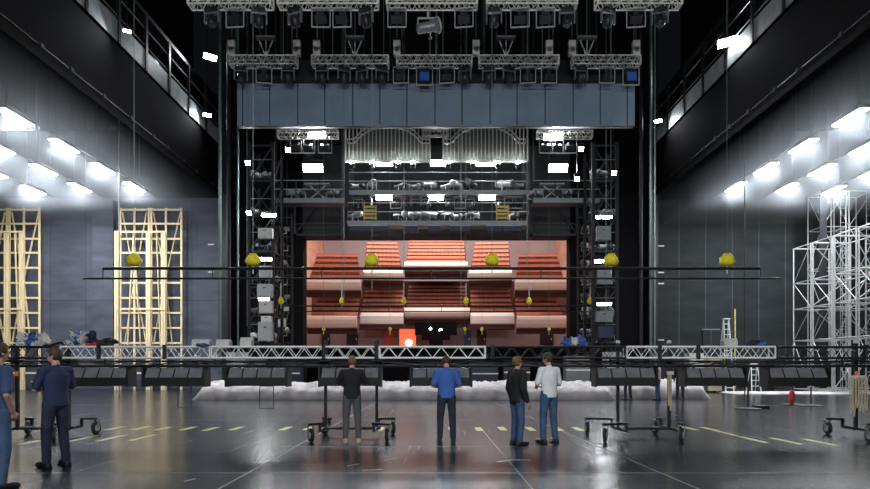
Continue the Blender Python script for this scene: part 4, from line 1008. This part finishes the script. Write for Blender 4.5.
# black struts by the left men
t = thing('leaning_strut', 'black angled struts on the truss behind the man in navy', 'strut', (ax(62, DT), DT, az(347, DT)))
MB().bar((-.35, 0, 0), (0, 0, .1), .05).bar((0, 0, .1), (.2, 0, -.12), .05).build('angled_arm', 'black', t); MB().bb(-.4, -.3, -.05, .05, -.02, .06).build('clamp', 'dark', t)
for k, (px, lb) in enumerate(((103, 'left'), (168, 'left middle'), (325, 'at the first cart left post'), (377, 'at the first cart right post'), (492, 'right of centre'), (657, 'at the second cart'), (695, 'right of the second cart'), (860, 'at the right edge'))):
    t = thing('truss_clamp', f'dark clamp hung on the truss, {lb}', 'clamp', (ax(px, DT), DT-.17, az(352, DT)), 0, 'clamps on the trusses')
    MB().box(0, 0, .0, .07, .05, .30).build('body', 'black', t); MB().tube((0, -.03, .08), (0, -.03, -.16), .02).build('screw', 'dark', t)

# ================================================================== FLOOR TAPE
def tape(x, y, w_, l, label, m='ytape', group='yellow tape dashes', rz=0, name='tape_dash'):
    o = MB().bb(-w_/2, w_/2, -l/2, l/2, .0005, .003).build(name, m); o.location = (x, y, 0); o.rotation_euler = (0, 0, rz); return tag(o, label, 'tape', group)
for k, px in enumerate((114, 139, 163.5, 187.5, 212, 236, 285.5, 308.5, 335, 360, 381, 452, 478.6, 502, 530, 557, 577, 690, 708)):
    tape(ax(px, 15.1), 15.1+random.uniform(-.1, .1), .17, .85, f'yellow tape dash in the far row across the floor, {ORD[k]} from the left')
for k, (px, py) in enumerate(((38, 441), (83, 438.5), (111.6, 438), (143, 437.5), (725, 433), (752.5, 439.5), (785.6, 441), (819, 442))):
    D = 930/(py-VY); tape(ax(px, D), D, .12, 1.1, f'yellow tape dash in the nearer row, {ORD[k]} from the left', group='nearer yellow tape dashes')
for (x0, y0, x1, y1, w_, lb) in ((-8.5, 8.77, 8.8, 8.77, .025, 'thin pale tape line running across the whole foreground floor'), (-3, 11.7, 2, 11.65, .02, 'thin pale line on the floor below the people right of centre'),
                             (-2.72, 7.2, -2.72, 26, .03, 'pale line running away from the viewer left of centre'), (-16, 24.5, 14, 24.0, .05, 'pale line across the floor before the white cloth'), (1.0, 15, 1.15, 7.0, .02, 'thin pale line running away near the man in black jacket'),
                             (-.9, 9.95, -.55, 10.3, .03, 'short white tape mark left leg of the corner mark'), (3.2, 7.2, 2.3, 26, .03, 'pale slanting line running away right of the two men'), (-12, 17.5, 3, 17.5, .03, 'faint pale line across the floor behind the carts')):
    L = math.hypot(x1-x0, y1-y0); a = math.atan2(y1-y0, x1-x0)
    o = MB().bb(-L/2, L/2, -w_/2, w_/2, .0005, .0025).build('floor_line', 'wtape'); o.location = ((x0+x1)/2, (y0+y1)/2, 0); o.rotation_euler = (0, 0, a); tag(o, lb, 'tape')
for k, (px, py, l, a) in enumerate(((504, 461, .28, .6), (520, 460, .35, -.05), (353, 465, .25, .9), (372, 470, .3, .3), (190, 480, .2, 1.2))):
    D = 930/(py-VY); tape(ax(px, D), D, l, .025, 'small white tape mark on the floor, ' + ('left arm of the corner mark near the centre', 'right arm of the corner mark near the centre', 'below the first cart', 'right of the mark below the first cart', 'at the lower left')[k], 'pale', 'small white tape marks', a, 'tape_mark')

# ================================================================== PEOPLE
def remesh(o, vox, sm=4):
    m_ = o.modifiers.new('remesh', 'REMESH'); m_.mode = 'VOXEL'; m_.voxel_size = vox; m_.use_smooth_shade = True
    s_ = o.modifiers.new('smooth', 'SMOOTH'); s_.factor = .6; s_.iterations = sm
def person(px, D, facing, height, label, shirt, trousers, hair='hair', shoes='shoe', arms='down', long_sleeve=False, head=(0, 0), lean=0, detail=True, jacket=False, stance=.11, glasses=False, x=None):
    s = height/1.76; X0 = ax(px, D) if x is None else x
    t = thing('person', label, 'person', (X0, D, 0), facing); t.scale = (s, s, s)
    vox = .009 if detail else .014
    def tl(p):   # lean the upper body about the hips
        v = Vector(p)
        if lean and v.z > .95:
            v = Matrix.Translation((0, 0, .95)) @ Matrix.Rotation(-lean, 4, 'X') @ Matrix.Translation((0, 0, -.95)) @ v
        return v
    HM = Matrix.Translation(tl((0, .01, 1.52))) @ Matrix.Rotation(head[1], 4, 'Z') @ Matrix.Rotation(-head[0]-lean*.6, 4, 'X')
    def hd(p): return HM @ Vector(p)
    hips = {-1: (-.09, 0, .93), 1: (.09, 0, .93)}
    kn = {-1: (-.10-.02, .035, .50), 1: (.10+.02, .02, .50)}; an = {-1: (-stance-.02, .01, .09), 1: (stance+.02, -.03, .09)}
    sh = {-1: tl((-.185, 0, 1.42)), 1: tl((.185, 0, 1.42))}
    A = {'down': {q: ((q*.245, -.02, 1.12), (q*.26, .07, .87)) for q in (-1, 1)},
         'front': {q: ((q*.27, .02, 1.14), (q*.10, .27, 1.10)) for q in (-1, 1)},
         'crossed': {q: ((q*.27, .05, 1.15), (-q*.06, .22, 1.18 + q*.03)) for q in (-1, 1)},
         'reach': {q: ((q*.28, .12, 1.18), (q*.22, .38, 1.16)) for q in (-1, 1)},
         'pocket': {q: ((q*.29, -.06, 1.14), (q*.20, .06, .93)) for q in (-1, 1)}}[arms]
    el = {q: tl(A[q][0]) for q in (-1, 1)}; wr = {q: tl(A[q][1]) for q in (-1, 1)}
    b = MB()
    b.ell((0, 0, .96), (.155, .105, .13)); b.ell(tl((0, 0, 1.10)), (.135, .095, .16)); b.ell(tl((0, 0, 1.29)), (.165, .11, .18))
    b.cap(sh[-1], sh[1], .062, .062); b.cap(tl((0, -.005, 1.42)), hd((0, .0, .04)), .058, .052)
    for q in (-1, 1):
        b.cap(hips[q], kn[q], .085, .055); b.cap(kn[q], an[q], .056, .036); b.ell((kn[q][0], kn[q][1]-.02, .38), (.052, .056, .12))
        b.cap(an[q], (an[q][0]+q*.02, an[q][1]+.15, .035), .036, .03)
        b.cap(sh[q], el[q], .052, .040); b.cap(el[q], wr[q], .040, .026)
        # hand
        d = (wr[q]-el[q]).normalized(); side = d.cross(Vector((0, 0, 1)))
        if side.length < .2: side = Vector((0, 1, 0))
        side.normalize(); 
        if arms in ('down', 'pocket'): side = Vector((0, 1, 0)); side = (side - d*side.dot(d)).normalized()
        nrm = d.cross(side).normalized()*(-q)
        b.cap(wr[q], wr[q]+d*.075, .026, .034, flat=.6); 
        for k, (o_, L) in enumerate(((-.028, .060), (-.010, .074), (.010, .070), (.027, .052))):
            r0 = wr[q]+d*.085+side*(-o_); m1 = r0+d*L*.6+nrm*.008; m2 = m1+d*L*.45+nrm*.026
            b.cap(r0-d*.02, m1, .0095, .009, 8); b.cap(m1, m2, .009, .0075, 8)
        th0 = wr[q]+d*.03+side*.024; th1 = th0+d*.035+side*.03+nrm*.01; b.cap(th0, th1, .012, .010, 8); b.cap(th1, th1+d*.03+side*.006+nrm*.008, .010, .008, 8)
    # head: skull, face, jaw, nose, lips, ears
    def he(c, r): b.ell((0, 0, 0), (1, 1, 1), 18, 12, HM @ Matrix.Translation(c) @ Matrix.Diagonal((*r, 1)))
    he((0, .0, .14), (.074, .092, .095)); he((0, .025, .10), (.062, .072, .085)); he((0, .045, .052), (.042, .045, .035))
    he((0, .098, .105), (.012, .016, .026)); he((0, .106, .092), (.015, .014, .010)); he((0, .086, .062), (.024, .010, .007)); he((0, .082, .052), (.020, .010, .006))
    for q in (-1, 1): he((q*.076, -.005, .11), (.010, .019, .032)); he((q*.03, .088, .132), (.018, .008, .006))
    body = b.build('body', 'skin', t, True); remesh(body, vox if detail else .012, 2)
    e = MB()
    for q in (-1, 1): MB().ell((0, 0, 0), (1, 1, 1), 10, 6, HM @ Matrix.Translation((q*.029, .089, .118)) @ Matrix.Diagonal((.010, .006, .007, 1))).build('eye', 'eye', t, True)
    # hair: cap over the skull, open at the face
    h = MB(); n, m_ = 26, 16; vs = []; fs = []; keep = []
    for j in range(m_+1):
        th = math.pi*j/m_
        for k in range(n):
            a = 2*math.pi*k/n; vx, vy, vz = math.sin(th)*math.cos(a), math.sin(th)*math.sin(a), math.cos(th)
            u = 1 + .03*math.sin(9*a+3*j)+.015*random.random()
            vs.append((vx*.083*u, -.004+vy*.102*u, .142+vz*.104*u))
    for j in range(m_):
        for k in range(n):
            a_, b_ = j*n+k, j*n+(k+1) % n; c_, d_ = b_+n, a_+n
            mid = [(vs[a_][i]+vs[c_][i])/2 for i in range(3)]
            front = mid[1] > .045; low = mid[2] < (.185 if front else .115 if mid[1] > -.01 else .06)
            if not low: fs.append((a_, b_, c_, d_))
    ho = h.add(vs, fs, HM).build('hair', hair, t, True)
    so_ = ho.modifiers.new('thickness', 'SOLIDIFY'); so_.thickness = .014; so_.offset = -.3
    # shirt / jacket
    c = MB(); g = .02 + (.012 if jacket else 0)
    zh = .84 if jacket else .89
    c.lathe([(.158+g, zh), (.160+g, 1.0), (.150+g, 1.12), (.168+g, 1.26), (.172+g, 1.36), (.13+g, 1.43), (.07+g, 1.47)], 28, Matrix.Diagonal((1, .69, 1, 1)))
    c.cap(sh[-1], sh[1], .058+g*.7, .058+g*.7); c.cap(tl((0, -.01, 1.42)), tl((0, -.005, 1.475)), .075+g*.3, .055+g*.3)
    for q in (-1, 1):
        if long_sleeve: c.cap(sh[q], el[q], .056+g, .046+g); c.cap(el[q], el[q].lerp(wr[q], .93), .046+g*.8, .034+g*.5)
        else: c.cap(sh[q], sh[q].lerp(el[q], .86), .050+g, .040+g)
    so2 = c.build('jacket' if jacket else 'shirt', shirt, t, True); remesh(so2, .012 if detail else .016, 3)
    p = MB(); p.ell((0, 0, .95), (.170, .122, .13)); p.cap((-.11, 0, 1.0), (.11, 0, 1.0), .075, .075)
    for q in (-1, 1):
        p.cap(hips[q], kn[q], .102, .072); p.cap(kn[q], (an[q][0], an[q][1], .10), .073, .060)
    tr = p.build('trousers', trousers, t, True); remesh(tr, .012 if detail else .016, 3)
    for q in (-1, 1):
        k_ = MB(); k_.cap((an[q][0], an[q][1]-.035, .052), (an[q][0]+q*.025, an[q][1]+.17, .040), .050, .040); k_.bb(an[q][0]-.045, an[q][0]+.045, an[q][1]-.08, an[q][1]+.16, 0, .03)
        s__ = k_.build('shoe', shoes, t, True); remesh(s__, .010, 2)
    return t
person(-3, 7.6, R(-25), 1.80, 'person in dusty blue sweater and jeans cut off by the left picture edge', 'c_dblue', 'c_jean', arms='pocket', long_sleeve=False, head=(.15, 0))
person(56, 9.3, R(62), 1.79, 'person in navy T-shirt and dark trousers, turned left with arms folded, beside the left cart', 'c_navy', 'c_djean', arms='crossed', head=(.1, .55))
person(352, 12.35, R(8), 1.72, 'person in black T-shirt and grey trousers at the cart left of centre, back turned', 'c_black', 'c_grey', 'hairl', 'shoel', arms='reach', head=(.25, 0))
person(446.5, 12.3, R(4), 1.74, 'person in royal blue shirt and navy trousers in the centre, back turned, head bowed', 'c_blue', 'c_djean', arms='front', head=(.6, 0))
person(517, 11.95, R(-62), 1.70, 'person in black jacket and blue jeans, turned right, beside the man in white', 'c_black', 'c_jean', 'hairl', arms='down', long_sleeve=True, jacket=True, head=(.0, 0))
person(549, 12.2, R(28), 1.78, 'person in white T-shirt and blue jeans, back turned, right of the man in black jacket', 'c_white', 'c_jean', 'hair', arms='front', head=(.2, .4))
person(628, 28, R(20), 1.75, 'distant person in dark navy clothes before the pinkish cloth', 'c_navy', 'c_djean', arms='front', detail=False)
person(658, 28, R(60), 1.78, 'distant person in pink shirt and blue jeans before the pinkish cloth', 'c_pink', 'c_jean', 'hair', arms='front', detail=False)
person(680, 28.3, R(-30), 1.78, 'distant person in black clothes right of the one in pink', 'c_black', 'c_djean', arms='down', detail=False, long_sleeve=True)
